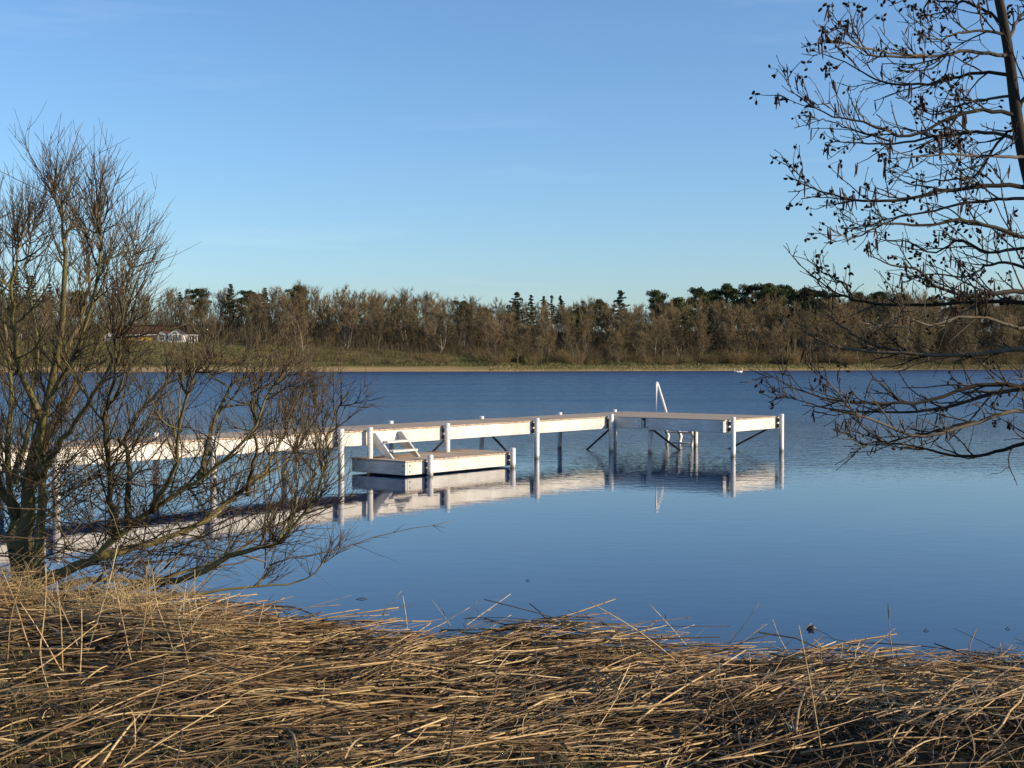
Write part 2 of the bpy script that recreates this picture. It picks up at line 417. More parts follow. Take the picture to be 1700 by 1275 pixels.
def ground_z(X, Y):
    X = np.asarray(X, float); Y = np.asarray(Y, float)
    d = edge_y(X) - Y
    near = 0.02 + 0.26 * smooth(0, 1.3, d) + 0.52 * smooth(0.8, 6.5, d) + 0.3 * smooth(8, 60, d)
    near += smooth(0.5, 3, d) * (0.05 * np.sin(X * 1.3 + Y * 0.7) + 0.035 * np.sin(X * 2.9 - Y * 2.1 + 1.0))
    bed = np.maximum(-2.5, -0.25 * (-d) - 0.12 * smooth(0, 0.5, -d))
    e = Y - shore_y(X)
    bz = bench_z(X)
    far = 0.03 + 1.1 * smooth(0, 9, e) + (bz - 1.13) * smooth(8, 34, e) + np.interp(X, [-90, -30, 30, 90], [5.0, 7.0, 8.0, 9.0]) * smooth(36, 88, e)
    far += smooth(5, 14, e) * (0.22 * np.sin(X * 0.33 + Y * 0.2) + 0.14 * np.sin(X * 0.9 - Y * 0.5))
    farbed = np.maximum(-2.5, e * 0.06)
    z = np.where(d > 0, near, bed)
    z = np.where(e > 0, far, np.where(e > -41, farbed, z))
    return z

xs = np.unique(np.round(np.concatenate([np.linspace(-3000, -420, 12), np.arange(-400, -12, 6), np.arange(-12, 10, 0.22), np.arange(10, 400, 6), np.linspace(420, 3000, 12)]), 3))
ys_ = np.unique(np.round(np.concatenate([np.linspace(-400, -20, 10), np.arange(-18, 2, 2), np.arange(2, 20, 0.2), np.arange(20, 60, 4), np.arange(60, 240, 20), np.arange(240, 420, 3.0), np.linspace(430, 3500, 14)]), 3))
GX, GY = np.meshgrid(xs, ys_)
GZ = ground_z(GX, GY)
nx_, ny_ = len(xs), len(ys_)
ii = (np.arange(ny_ - 1)[:, None] * nx_ + np.arange(nx_ - 1)[None, :])
quads = np.stack([ii, ii + 1, ii + nx_ + 1, ii + nx_], -1).reshape(-1, 4)
ground = link('ground', mesh_np('ground', np.stack([GX, GY, GZ], -1).reshape(-1, 3), quads, smooth_shade=True), M_GROUND)
tag(ground, kind='structure')
lake = link('lake', poly_mesh('lake', [(-1500, 2, 0), (1500, 2, 0), (1500, 345, 0), (-1500, 345, 0)], [(0, 1, 2, 3)]), M_WATER)
tag(lake, kind='structure')

# ------------------------------------------------------------------ pier (local x runs out along the pier, local -y towards the open front)
P0, PA, BAY, PW = (0.606, 32.36, 0.0), RAD(50.9), 3.272, 1.77
DECK, BEAM_LO, POST_TOP = 0.89, 0.60, 0.985
U_END = BAY + 3.0                      # far side of the head
V_HEAD = 3.30                          # how far the head reaches forward
pier = thing('bathing_pier', 'long white timber pier on round posts with an L-shaped head over the lake', 'pier', P0, PA)

def ring_mesh(name, r, z0, z1, sides=14, cap=0.012):
    vs_, fs = [], []
    prof = [(r, z0), (r, z1 - cap), (r - cap, z1)]
    for rr, z in prof:
        for k in range(sides):
            a_ = 2 * math.pi * k / sides
            vs_.append((rr * math.cos(a_), rr * math.sin(a_), z))
    for j in range(len(prof) - 1):
        for k in range(sides):
            fs.append((j * sides + k, j * sides + (k + 1) % sides, (j + 1) * sides + (k + 1) % sides, (j + 1) * sides + k))
    fs.append(tuple(range((len(prof) - 1) * sides, len(prof) * sides)))
    fs.append(tuple(reversed(range(sides))))
    me = poly_mesh(name, vs_, fs)
    for p in me.polygons: p.use_smooth = len(p.vertices) == 4
    return me

post_me = ring_mesh('post', 0.063, -2.6, POST_TOP); post_me.materials.append(M_POST)
collar_me = ring_mesh('collar', 0.084, -0.035, 0.035, 12, 0.004); collar_me.materials.append(M_METAL)
clamp_me = bevel_box('clamp', -0.045, 0.045, 0.05, 0.124, -0.05, 0.05, 0.004); clamp_me.materials.append(M_METAL)
bolt_me = ring_mesh('bolt', 0.016, 0, 0.014, 8, 0.004); bolt_me.materials.append(M_METAL)

def post(u, v, parent, rot=0.0, top=None, clamp=True, me=post_me, zc=(0.67, 0.82)):
    o = link('post', me, None, parent, (u, -v, 0 if top is None else top - POST_TOP))
    o.rotation_euler = (random.uniform(-.006, .006), random.uniform(-.006, .006), rot)
    if clamp:
        for z in zc:
            link('clamp', clamp_me, None, o, (0, 0, z - (0 if top is None else top - POST_TOP)))
    return o

def beam(u0, v0, u1, v1, z0, z1, parent, name='side_beam', mat=M_WHITE, th=0.055, bolts=True):
    """upright board from (u0,v0) to (u1,v1); its outer face is on the line, the thickness goes to the left-hand side"""
    Lb = math.hypot(u1 - u0, v1 - v0)
    me = bevel_box(name, 0, Lb, 0, th, z0, z1, 0.007); me.materials.append(mat)
    o = link(name, me, None, parent, (u0, -v0, 0))
    o.rotation_euler = (0, 0, math.atan2(-(v1 - v0), u1 - u0))
    if bolts:
        for x in (0.07, Lb - 0.07):
            for z in (z0 + 0.07, z1 - 0.07):
                k = link('bolt', bolt_me, None, o, (x, 0.002, z)); k.rotation_euler = (RAD(90), 0, 0)
    return o

GAP = 0.124                            # post axis to beam face
N_BACK = 6
random.seed(3)
FB, BB = -GAP, -PW + GAP               # front and back beam faces (v)
for i in range(-N_BACK, 2):
    u = i * BAY - (0.10 if i == 1 else 0)
    post(u, 0, pier)
    if i < 1 or True:
        post(i * BAY, -PW, pier, RAD(180))
    # transverse brace under each pair, direction alternating, plus the cross-beam that carries the deck
    top_v, bot_v = (-PW + 0.1, -0.05) if i % 2 == 0 else (-0.12, -PW + 0.05)
    tb = Tubes(); tb.add([(i * BAY + 0.09, -top_v, BEAM_LO + 0.02), (i * BAY + 0.09, -bot_v, -0.62)], [0.026, 0.026], 6)
    link('brace', tb.build('brace', False), M_METAL, pier)
    me = bevel_box('crossbeam', i * BAY - 0.06, i * BAY + 0.06, 0.20, PW - 0.20, BEAM_LO + 0.03, DECK - 0.045, 0.006)
    link('crossbeam', me, M_WHITE, pier)
for i in range(-N_BACK, 1):
    beam(i * BAY + 0.008, FB, (i + 1) * BAY - 0.008 - (0.0), FB, BEAM_LO, DECK, pier)
    beam((i + 1) * BAY - 0.008, BB, i * BAY + 0.008, BB, BEAM_LO, DECK, pier)
# head: left face (two boards with a gap), front face, right face, back
UL = BAY + 0.02
beam(UL, FB + 0.02, UL, 0.86, BEAM_LO + 0.02, DECK, pier)      # short board beside the pier
beam(UL, 1.00, UL, V_HEAD, BEAM_LO, DECK, pier)
beam(UL + 0.062, V_HEAD, U_END, V_HEAD, BEAM_LO, DECK, pier)
beam(U_END, V_HEAD - 0.062, U_END, BB - 0.0, BEAM_LO, DECK, pier)
beam(U_END - 0.062, BB, UL - 0.02, BB, BEAM_LO, DECK, pier)
beam(UL + 0.02, 0.93, U_END - 0.07, 0.93, BEAM_LO + 0.04, DECK - 0.05, pier, 'crossbeam', bolts=False)
for (u, v, rot) in ((UL + 0.26, V_HEAD + GAP, 0), (U_END - 0.17, V_HEAD + GAP, 0)):
    post(u, v, pier, rot)
post(U_END + GAP, 0.62, pier, RAD(90), DECK - 0.06)
post(U_END - 0.35, -PW - 0.02, pier, RAD(180))
post(UL + 0.14, 1.05, pier, 0, DECK - 0.06, clamp=False)
for (u0, v0, u1, v1) in ((UL + 0.2, 1.0, U_END - 0.6, 1.25), (U_END - 0.25, V_HEAD - 0.1, U_END - 0.25, 0.9)):
    tb = Tubes(); tb.add([(u0, -v0, BEAM_LO + 0.05), (u1, -v1, -0.5)], [0.026, 0.026], 6)
    link('brace', tb.build('brace', False), M_METAL, pier)
# deck planks
PWID, PGAP = 0.142, 0.007
plank_meshes = []
for k in range(5):
    me = bevel_box('plank', 0, PWID, 0, PW - 2 * GAP + 0.05, DECK + 0.002, DECK + 0.032 , 0.004); me.materials.append(M_PLANK); plank_meshes.append(me)
u = -N_BACK * BAY
k = 0
while u < BAY - 0.05:
    o = link('plank', plank_meshes[k % 5], None, pier, (u, GAP - 0.025 + random.uniform(-.006, .006), random.uniform(-.003, .003)))
    u += PWID + PGAP; k += 1
head_planks = bevel_box('plank', 0, PWID, 0, V_HEAD + PW - GAP + 0.03, DECK + 0.002, DECK + 0.032, 0.004); head_planks.materials.append(M_PLANK)
while u < U_END - 0.08:
    o = link('plank', head_planks, None, pier, (u, -V_HEAD - 0.02 + random.uniform(-.006, .006), random.uniform(-.003, .003)))
    u += PWID + PGAP; k += 1

# ------------------------------------------------------------------ low platform moored in front of the pier
LP_U0, LP_U1, LP_V0, LP_V1, LP_TOP, LP_LO = -5.84, -2.25, -0.42, 1.15, 0.30, 0.035
plat = thing('low_platform', 'low white bathing platform just above the water in front of the pier', 'platform', P0, PA)
beam(LP_U0 + 0.06, LP_V1, LP_U1, LP_V1, LP_LO, LP_TOP, plat)
beam(LP_U0, LP_V0, LP_U0, LP_V1, LP_LO + 0.003, LP_TOP, plat, 'end_beam')
beam(LP_U1 + 0.003, LP_V1 - 0.06, LP_U1 + 0.003, LP_V0, LP_LO + 0.003, LP_TOP, plat, 'end_beam')
beam(LP_U1 - 0.06, LP_V0, LP_U0 + 0.06, LP_V0, LP_LO, LP_TOP, plat)
for uu in (-4.6, -3.4):
    me = bevel_box('crossbeam', uu - 0.05, uu + 0.05, -LP_V1 + 0.07, -LP_V0 - 0.07, LP_LO + 0.03, LP_TOP - 0.02, 0.005)
    link('crossbeam', me, M_WHITE, plat)
lp_post = ring_mesh('post', 0.063, -2.4, 0.44); lp_post.materials.append(M_POST)
for uu in (-5.22, -2.50):
    o = link('post', lp_post, None, plat, (uu, -LP_V1 - GAP, 0))
    for z in (0.10, 0.23): link('clamp', clamp_me, None, o, (0, 0, z))
o = link('post', post_me, None, plat, (LP_U0 + 0.13, 0.0, 0.0))
me = bevel_box('plank', 0, PWID, 0, LP_V1 - LP_V0 + 0.02, LP_TOP + 0.002, LP_TOP + 0.032, 0.004); me.materials.append(M_PLANK)
u = LP_U0 - 0.01
while u < LP_U1 - 0.05:
    link('plank', me, None, plat, (u, -LP_V1 - 0.015 + random.uniform(-.006, .006), random.uniform(-.003, .003)))
    u += PWID + PGAP

# ------------------------------------------------------------------ wooden steps from the pier down to the platform
st = thing('wooden_steps', 'small white wooden steps leaning from the pier down to the low platform', 'steps', P0, PA)
SU0, SU1 = -5.52, -4.72
zt, zb = DECK - 0.03, LP_TOP + 0.034
yt, yb = -(FB + 0.012), -0.45          # local y of the top and the foot
for uu in (SU0, SU1):
    w = 0.022
    prof = [(yt, zt), (yt - 0.10, zt), (yb - 0.06, zb), (yb + 0.07, zb), (yt, zt - 0.27)]
    vs_ = [(uu - w, y, z) for y, z in prof] + [(uu + w, y, z) for y, z in prof]
    k = len(prof)
    fs = [tuple(range(k)), tuple(reversed(range(k, 2 * k)))] + [(i, i + k, (i + 1) % k + k, (i + 1) % k) for i in range(k)]
    link('stringer', poly_mesh('stringer', vs_, fs), M_WHITE, st)
for f_ in (0.36, 0.72):
    y = (yt - 0.15) + (yb - yt + 0.10) * f_; z = zt + (zb - zt) * f_
    link('tread', bevel_box('tread', SU0 + 0.024, SU1 - 0.024, y - 0.11, y + 0.11, z - 0.02, z + 0.02, 0.004), M_WHITE, st)

# ------------------------------------------------------------------ swimming ladder on the far side of the head
lad = thing('swim_ladder', 'white tubular swimming ladder with a tall triangular handrail on the pier head', 'ladder', P0, PA)
uo = U_END + 0.05
def lad_tube(name, pts, r=0.026, sides=8):
    tb = Tubes(); tb.add([(p[0], -p[1], p[2]) for p in pts], [r] * len(pts), sides)
    return link(name, tb.build(name), M_RAIL, lad)
VL = -0.46
lad_tube('handrail', [(uo - 0.42, VL + .10, DECK + 0.03), (uo - 0.42, VL + .10, 1.74), (uo - 0.39, VL + .10, 1.775), (uo - 0.34, VL + .10, 1.72), (uo + 0.10, VL + .10, DECK + 0.05), (uo + 0.18, VL + .04, DECK - 0.25)], 0.032)
for v in (VL, VL + 0.42, VL + 0.84):
    lad_tube('stringer', [(uo + 0.08, v, DECK - 0.04), (uo + 0.20, v, 0.46), (uo + 0.36, v, 0.24), (uo + 0.24, v, -0.04), (uo + 0.20, v, -0.9)], 0.055)
for z, uu in ((0.60, 0.15), (0.36, 0.25), (0.06, 0.27), (-0.24, 0.21)):
    lad_tube('rung', [(uo + uu, VL - 0.02, z), (uo + uu, VL + 0.86, z)], 0.028)
for v in (VL, VL + 0.84):
    o = link('bracket', bevel_box('bracket', uo - 0.02, uo + 0.10, -v - 0.04, -v + 0.04, DECK - 0.16, DECK - 0.06, 0.004), M_METAL, lad)

# ------------------------------------------------------------------ growth of bare branches
RNG = np.random.default_rng(11)

def unit(v):
    return v / (np.linalg.norm(v) + 1e-9)

def spline(pts, n):
    """Catmull-Rom through the points, n samples"""
    P = np.asarray(pts, float)
    P = np.vstack([2 * P[0] - P[1], P, 2 * P[-1] - P[-2]])
    m_ = len(P) - 3
    out = []
    for tt in np.linspace(0, m_ - 1e-6, n):
        i = int(tt); f_ = tt - i
        a, b_, c, d = P[i], P[i + 1], P[i + 2], P[i + 3]
        out.append(0.5 * ((2 * b_) + (c - a) * f_ + (2 * a - 5 * b_ + 4 * c - d) * f_ ** 2 + (3 * b_ - a - 3 * c + d) * f_ ** 3))
    return np.array(out)

def wander(start, direction, length, k, bend, up, rng):
    """a path of k points: random bends plus a pull upwards"""
    p = np.array(start, float); d = unit(np.array(direction, float)); pts = [p.copy()]
    step = length / (k - 1)
    for _ in range(k - 1):
        d = unit(d + rng.normal(0, bend, 3) + np.array((0, 0, up)))
        p = p + d * step
        pts.append(p.copy())
    return np.array(pts)

def side_dir(t, rng, spread, up=0.0):
    """a direction leaving the axis t at about the angle spread"""
    r_ = rng.normal(0, 1, 3); r_ -= t * r_.dot(t); r_ = unit(r_)
    return unit(t * math.cos(spread) + r_ * math.sin(spread) + np.array((0, 0, up)))

# ------------------------------------------------------------------ willow bush leaning over the water on the left
def build_willow():
    rng = np.random.default_rng(5)
    D0 = 12.4
    base = px(40, 962, D0)
    root = thing('willow_bush', 'bare many-stemmed willow bush leaning out over the water from the reed bank', 'bush', tuple(base))
    org = base
    # main stems as photo pixels with a depth offset (metres) per point, and base radius
    stems = [
        ([(42, 985, 0), (38, 900, 0), (48, 810, -.05), (62, 720, -.1), (98, 590, -.2), (112, 420, -.3), (104, 300, -.3), (88, 232, -.35)], .115),
        ([(28, 985, .1), (22, 890, .15), (10, 790, .3), (18, 660, .5), (5, 520, .7), (-10, 380, .9), (0, 285, 1.0)], .085),
        ([(60, 985, -.1), (66, 880, -.15), (68, 790, -.3), (72, 690, -.5), (112, 610, -.7), (160, 480, -.9), (168, 350, -1.0), (158, 285, -1.0)], .085),
        ([(52, 800, -.05), (78, 720, .2), (128, 640, .5), (180, 540, .8), (215, 440, 1.0), (228, 370, 1.1)], .055),
        ([(30, 860, .1), (-30, 760, .0), (-70, 620, -.2), (-90, 450, -.3), (-80, 330, -.3)], .075),
        ([(66, 790, -.3), (110, 720, -.6), (160, 650, -.9), (196, 560, -1.1), (226, 470, -1.2)], .045),
        ([(20, 800, .3), (50, 700, .8), (60, 560, 1.2), (45, 420, 1.4), (60, 320, 1.5)], .05),
        ([(45, 955, 0), (110, 944, -.2), (160, 925, -.3), (190, 893, -.4), (245, 852, -.5), (330, 795, -.6), (420, 728, -.7), (468, 650, -.7), (480, 590, -.7)], .095),
        ([(158, 926, -.3), (230, 908, -.1), (310, 880, .2), (400, 822, .4), (470, 768, .6), (520, 690, .8), (540, 620, .8)], .065),
        ([(60, 968, -.2), (210, 978, -.7), (330, 950, -.9), (420, 912, -1.0), (485, 903, -1.0), (545, 852, -1.1), (585, 790, -1.1), (600, 712, -1.0), (640, 650, -1.0)], .06),
        ([(212, 875, -.5), (215, 790, -.3), (210, 720, 0), (262, 650, .3), (330, 570, .5), (352, 500, .6)], .048),
        ([(190, 893, -.4), (180, 800, -.6), (175, 700, -.9), (192, 620, -1.2), (203, 530, -1.3)], .045),
        ([(330, 795, -.6), (350, 720, -.3), (385, 640, 0), (415, 570, .1), (440, 520, .1)], .035),
        ([(300, 885, .2), (360, 850, .7), (430, 800, 1.1), (500, 770, 1.4), (560, 700, 1.5), (575, 640, 1.5)], .04),
        ([(100, 946, -.2), (170, 962, .5), (260, 965, 1.0), (360, 930, 1.4), (470, 880, 1.6), (540, 840, 1.7), (570, 770, 1.7)], .045),
        ([(60, 975, -.2), (150, 985, .3), (280, 990, .8), (420, 975, 1.0), (540, 965, 1.1), (590, 930, 1.1)], .04),
        ([(70, 700, -.1), (30, 600, -.6), (20, 500, -1.0), (30, 400, -1.2), (40, 330, -1.2)], .045),
        ([(100, 590, -.2), (140, 520, .2), (150, 420, .4), (140, 330, .4)], .035),
        ([(250, 850, -.5), (290, 770, -.9), (300, 690, -1.2), (330, 610, -1.4), (350, 520, -1.4)], .035),
        ([(420, 822, .4), (440, 740, .1), (430, 660, -.1), (450, 600, -.2)], .026),
        ([(485, 903, -1.0), (520, 850, -.7), (530, 770, -.5), (520, 690, -.4)], .022),
    ]
    bark_of, twig = [], Tubes()
    for pp, r0 in stems:
        pp = [(x if x < 380 else 380 + (x - 380) * .76, y + 30 if (i == 0 and y > 940) else y, dz) for i, (x, y, dz) in enumerate(pp)]
        raw = np.array([px(x, max(y, min(640, 300 + (x - 150) * 1.6)) if x > 240 else (y if y > 480 else 480 - (480 - y) * .68), D0 + dz) for x, y, dz in pp]) - org
        k = 20
        path = spline(raw, k)
        path[1:-1] += rng.normal(0, 0.012, (k - 2, 3))
        L = np.linalg.norm(np.diff(path, axis=0), axis=1).sum()
        rad = r0 * (0.82 if r0 > .096 else .58 if not pp[-1][0] > 260 else .50) * (1 - np.linspace(0, 1, k)) ** 1.5 * (1 + 0.35 * np.exp(-np.linspace(0, 1, k) * 14)) + 0.0065
        stem = Tubes(); stem.add(path, rad, 8)
        leaning = pp[-1][0] > 260
        # upright shoots
        n1 = int(L * (8.5 if leaning else 11))
        for _ in range(n1):
            f_ = rng.uniform(0.14, 1.0) ** 0.85
            i = min(int(f_ * (k - 1)), k - 2)
            p = path[i] + (path[i + 1] - path[i]) * rng.random()
            if p[2] + org[2] < 0.10: continue
            t = unit(path[i + 1] - path[i])
            d = side_dir(t, rng, rng.uniform(0.4, 1.25), 0.18)
            if d[2] < -0.2: d[2] *= -0.3
            l1 = rng.uniform(0.35, 1.35) * (1.0 - 0.58 * f_) * (0.62 if leaning else 1.0)
            r1 = min(rad[i] * 0.65, rng.uniform(.0035, .009))
            q = wander(p, d, l1, 9, 0.13, 0.10, rng)
            if (q[-1][2] + org[2]) < 0.05: continue
            rr = r1 * (1 - np.linspace(0, 1, 9)) ** 0.9 + 0.0022
            (stem if r1 > .0068 else twig).add(q, rr, 5)
            for _ in range(int(rng.integers(3, 9))):
                j = int(rng.integers(1, 8)); tt = unit(q[j + 1] - q[j])
                d2 = side_dir(tt, rng, rng.uniform(0.3, 0.75), 0.10)
                l2 = rng.uniform(0.18, 0.70) * (1.15 - 0.08 * j) * (0.75 if leaning else 1.0)
                q2 = wander(q[j], d2, l2, 6, 0.075, 0.06, rng)
                twig.add(q2, np.linspace(min(.0042, rr[j] * .75), .0015, 6), 3)
                for _ in range(int(rng.integers(0, 4))):
                    j2 = int(rng.integers(1, 5))
                    d3 = side_dir(unit(q2[j2 + 1] - q2[j2]), rng, rng.uniform(0.35, 0.7), 0.06)
                    q3 = wander(q2[j2], d3, rng.uniform(0.08, 0.34), 4, 0.07, 0.05, rng)
                    twig.add(q3, np.linspace(.0026, .0013, 4), 3)
        bark_of.append(stem)
    # the tangled thicket of thin shoots low down
    for _ in range(210):
        x0 = rng.uniform(-60, 470) if rng.random() < .75 else rng.uniform(0, 250); y0 = rng.uniform(800, 985) - (40 if x0 > 350 else 0)
        p = px(x0, y0, D0 + rng.normal(0, .6)) - org
        if p[2] + org[2] < 0.05: p[2] = 0.05 - org[2]
        d = unit(np.array((rng.normal(.35, .8), rng.normal(0, .6), rng.uniform(-.05, .9))))
        q = wander(p, d, rng.uniform(.6, 1.9), 10, .14, .03, rng)
        q[:, 2] = np.maximum(q[:, 2], 0.03 - org[2])
        rr = np.linspace(rng.uniform(.004, .009), .002, 10)
        twig.add(q, rr, 4)
        for _ in range(int(rng.integers(5, 12))):
            j = int(rng.integers(1, 9))
            q2 = wander(q[j], side_dir(unit(q[j + 1] - q[j]), rng, rng.uniform(.4, 1.0), .08), rng.uniform(.15, .6), 5, .11, .04, rng)
            twig.add(q2, np.linspace(.0032, .0014, 5), 3)
    for s_ in bark_of:
        link('stem', s_.build('stem'), M_WILLOW, root)
    tw = link('twigs', twig.build('twigs'), M_WTWIG, root)
    tw['kind'] = 'stuff'
    return root
build_willow()

# ------------------------------------------------------------------ alder on the bank to the right
def build_alder():
    rng = np.random.default_rng(8)
    D0 = 7.0
    trunk_px = lambda y: 1655 + 0.196 * y
    base = px(trunk_px(1200), 1200, D0); base[2] = ground_z(base[0], base[1]) - 0.05
    root = thing('alder_tree', 'leaning bare alder with dark cones and hanging catkins on the near bank', 'tree', tuple(base))
    org = base
    pts = [base] + [px(trunk_px(y) + rng.normal(0, 4), y, D0) for y in (1000, 800, 600, 400, 230, 60, -150, -400, -700)]
    path = spline(np.array(pts) - org, 36)
    tr = Tubes(); tr.add(path, np.interp(np.linspace(0, 1, 36), [0, .3, .62, 1], [.080, .050, .0275, .009]), 12)
    link('trunk', tr.build('trunk'), M_ALDER, root)
    cones, cats = Tubes(), Tubes()
    limbs = [  # photo pixels from the trunk to the tip, depth offsets at both ends, base radius
        ([(1648, -60), (1600, -80), (1540, -40), (1500, -12), (1470, -30)], 0, -.5, .014),
        ([(1661, 48), (1640, 24), (1600, 8), (1560, 6), (1520, -8), (1498, 6)], 0, .3, .012),
        ([(1664, 60), (1628, 55), (1585, 58), (1556, 70), (1530, 62)], 0, -.4, .010),
        ([(1672, 96), (1640, 90), (1590, 88), (1540, 96), (1490, 98), (1440, 92), (1412, 68), (1378, 34)], 0, -.5, .014),
        ([(1540, 96), (1480, 90), (1430, 82), (1395, 72), (1372, 70)], -.25, -.7, .007),
        ([(1678, 128), (1640, 122), (1590, 128), (1540, 140), (1480, 140), (1440, 128), (1400, 105), (1345, 86)], 0, .5, .013),
        ([(1684, 160), (1640, 166), (1600, 172), (1560, 190), (1520, 182), (1490, 160)], 0, .9, .010),
        ([(1690, 194), (1650, 188), (1610, 186), (1560, 205), (1500, 228), (1450, 208), (1400, 198), (1360, 186), (1310, 152)], 0, -.4, .015),
        ([(1694, 236), (1650, 222), (1600, 222), (1550, 228), (1500, 238), (1440, 240), (1400, 236), (1368, 238)], 0, .6, .014),
        ([(1480, 236), (1440, 224), (1400, 212), (1365, 200), (1354, 208)], .5, .6, .006),
        ([(1702, 262), (1660, 262), (1620, 260), (1570, 258), (1520, 262), (1480, 250)], 0, -.9, .011),
        ([(1712, 312), (1660, 308), (1610, 312), (1560, 318), (1500, 331), (1430, 334), (1385, 326), (1340, 310), (1303, 291)], 0, -.2, .017),
        ([(1715, 330), (1660, 332), (1600, 338), (1540, 352), (1480, 362), (1430, 375), (1400, 358)], 0, .7, .012),
        ([(1728, 400), (1690, 392), (1630, 372), (1590, 366), (1530, 376), (1480, 372), (1440, 384), (1404, 402)], 0, -.6, .016),
        ([(1735, 430), (1690, 412), (1640, 420), (1590, 400), (1550, 420), (1500, 400), (1460, 402)], 0, .4, .012),
        ([(1745, 492), (1700, 484), (1650, 486), (1600, 490), (1560, 478), (1520, 450), (1480, 440), (1440, 424)], 0, -.3, .020),
        ([(1748, 512), (1700, 502), (1640, 500), (1580, 504), (1500, 506), (1430, 502), (1395, 490), (1360, 470), (1314, 424)], 0, .4, .017),
        ([(1420, 500), (1400, 470), (1370, 455), (1345, 430)], .3, .3, .007),
        ([(1752, 520), (1700, 545), (1650, 530), (1600, 525), (1540, 540), (1500, 530), (1440, 545)], 0, -.8, .013),
        ([(1768, 600), (1700, 580), (1650, 583), (1580, 590), (1510, 586), (1440, 582), (1390, 575), (1350, 560), (1340, 540)], 0, .3, .020),
        ([(1510, 586), (1450, 572), (1400, 545), (1380, 520), (1372, 490)], .2, .4, .008),
        ([(1778, 650), (1730, 632), (1690, 640), (1640, 638), (1580, 652), (1530, 668), (1480, 668), (1420, 668), (1370, 660), (1320, 645), (1268, 618)], 0, -.4, .018),
        ([(1775, 640), (1720, 645), (1650, 652), (1590, 672), (1530, 682), (1470, 684), (1400, 682), (1340, 668), (1300, 660)], 0, .5, .016),
        ([(1790, 700), (1740, 690), (1690, 682), (1650, 690), (1590, 712), (1520, 724), (1460, 700), (1420, 684), (1380, 640), (1340, 615)], 0, -.5, .017),
        ([(1800, 748), (1745, 742), (1695, 738), (1655, 750), (1618, 758), (1560, 752), (1500, 738), (1440, 738), (1412, 725)], 0, .2, .017),
        ([(1620, 700), (1560, 712), (1500, 728), (1450, 735), (1418, 738)], -.2, -.3, .008),
        ([(1640, -20), (1600, -30), (1560, -20), (1530, 20), (1545, 45)], 0, .5, .012),
        ([(1692, 210), (1660, 230), (1620, 290), (1580, 300), (1530, 300), (1490, 290)], 0, .3, .010),
        ([(1740, 470), (1690, 440), (1640, 440), (1600, 460), (1540, 455), (1500, 470)], 0, .9, .012),
        # to the right and towards the back of the crown, mostly outside the photograph
        ([(1668, 70), (1690, 30), (1720, 0), (1760, -40)], 0, .6, .014),
        ([(1690, 180), (1720, 120), (1750, 60), (1800, 20)], 0, -.3, .016),
        ([(1705, 280), (1760, 250), (1840, 240), (1930, 200)], 0, .5, .017),
        ([(1735, 440), (1800, 400), (1880, 390), (1990, 350)], 0, -.6, .02),
        ([(1760, 560), (1830, 540), (1920, 520), (2040, 500)], 0, .3, .02),
    ]
    def cone_cluster(p, rng):
        for _ in range(int(rng.integers(2, 5))):
            q = p + rng.normal(0, 0.016, 3) + np.array((0, 0, -0.012))
            d = unit(rng.normal(0, 1, 3) + np.array((0, 0, -0.6)))
            l_ = rng.uniform(.018, .028)
            k = np.linspace(0, 1, 5)
            cones.add(q + np.outer(k, d) * l_, np.array([.0025, .0062, .0072, .0060, .0022]), 6)
            cones.add(np.array([p, (p + q) / 2 + (0, 0, .003), q]), [.0012, .0011, .0011], 3)
    def catkins(p, rng):
        for _ in range(int(rng.integers(1, 4))):
            d = unit(np.array((rng.normal(0, .12), rng.normal(0, .12), -1)))
            l_ = rng.uniform(.045, .09)
            s0 = p + rng.normal(0, .008, 3)
            k = np.linspace(0, 1, 5)
            cats.add(s0 + np.outer(k, d) * l_ + np.outer(k * k, rng.normal(0, .006, 3)), np.array([.0020, .0038, .0042, .0037, .0018]), 5)
    for pp, d0, d1, r0 in limbs:
        n_ = len(pp)
        raw = np.array([px(x, y, D0 + d0 + (d1 - d0) * i / (n_ - 1)) for i, (x, y) in enumerate(pp)]) - org
        k = 22
        path = spline(raw, k)
        path[1:-1] += rng.normal(0, 0.0035, (k - 2, 3))
        L = np.linalg.norm(np.diff(path, axis=0), axis=1).sum()
        rad = r0 * 0.66 * (1 - np.linspace(0, 1, k)) ** 0.9 + 0.002
        lm = Tubes(); lm.add(path, rad, 7)
        upper = pp[0][1] < 520
        for _ in range(int(L * 15)):
            f_ = rng.uniform(0.10, 1.0)
            i = min(int(f_ * (k - 1)), k - 2)
            p = path[i] + (path[i + 1] - path[i]) * rng.random()
            t = unit(path[i + 1] - path[i])
            d = side_dir(t, rng, rng.uniform(0.4, 0.85), 0.12)
            l1 = rng.uniform(0.10, 0.44) * (1.1 - 0.72 * f_)
            q = wander(p, d, l1, 7, 0.13, 0.06, rng)
            lm.add(q, np.linspace(min(rad[i] * .6, .0050), .0020, 7), 4)
            for _ in range(int(rng.integers(1, 5))):
                j = int(rng.integers(1, 6))
                q2 = wander(q[j], side_dir(unit(q[j + 1] - q[j]), rng, rng.uniform(.5, 1.0), .08), rng.uniform(.03, .16), 5, .16, .05, rng)
                lm.add(q2, np.linspace(.0028, .0017, 5), 3)
                # buds along the twig
                lm.add(np.array([q2[-1], q2[-1] + unit(q2[-1] - q2[-2]) * .006, q2[-1] + unit(q2[-1] - q2[-2]) * .012]), [.0012, .0028, .0008], 4)
                if upper and rng.random() < 0.38: cone_cluster(q2[-1], rng)
                elif not upper and rng.random() < 0.07: cone_cluster(q2[-1], rng)
                if rng.random() < (0.10 if upper else 0.03): catkins(q2[-1], rng)
            if rng.random() < (0.22 if upper else 0.04): catkins(q[-1], rng)
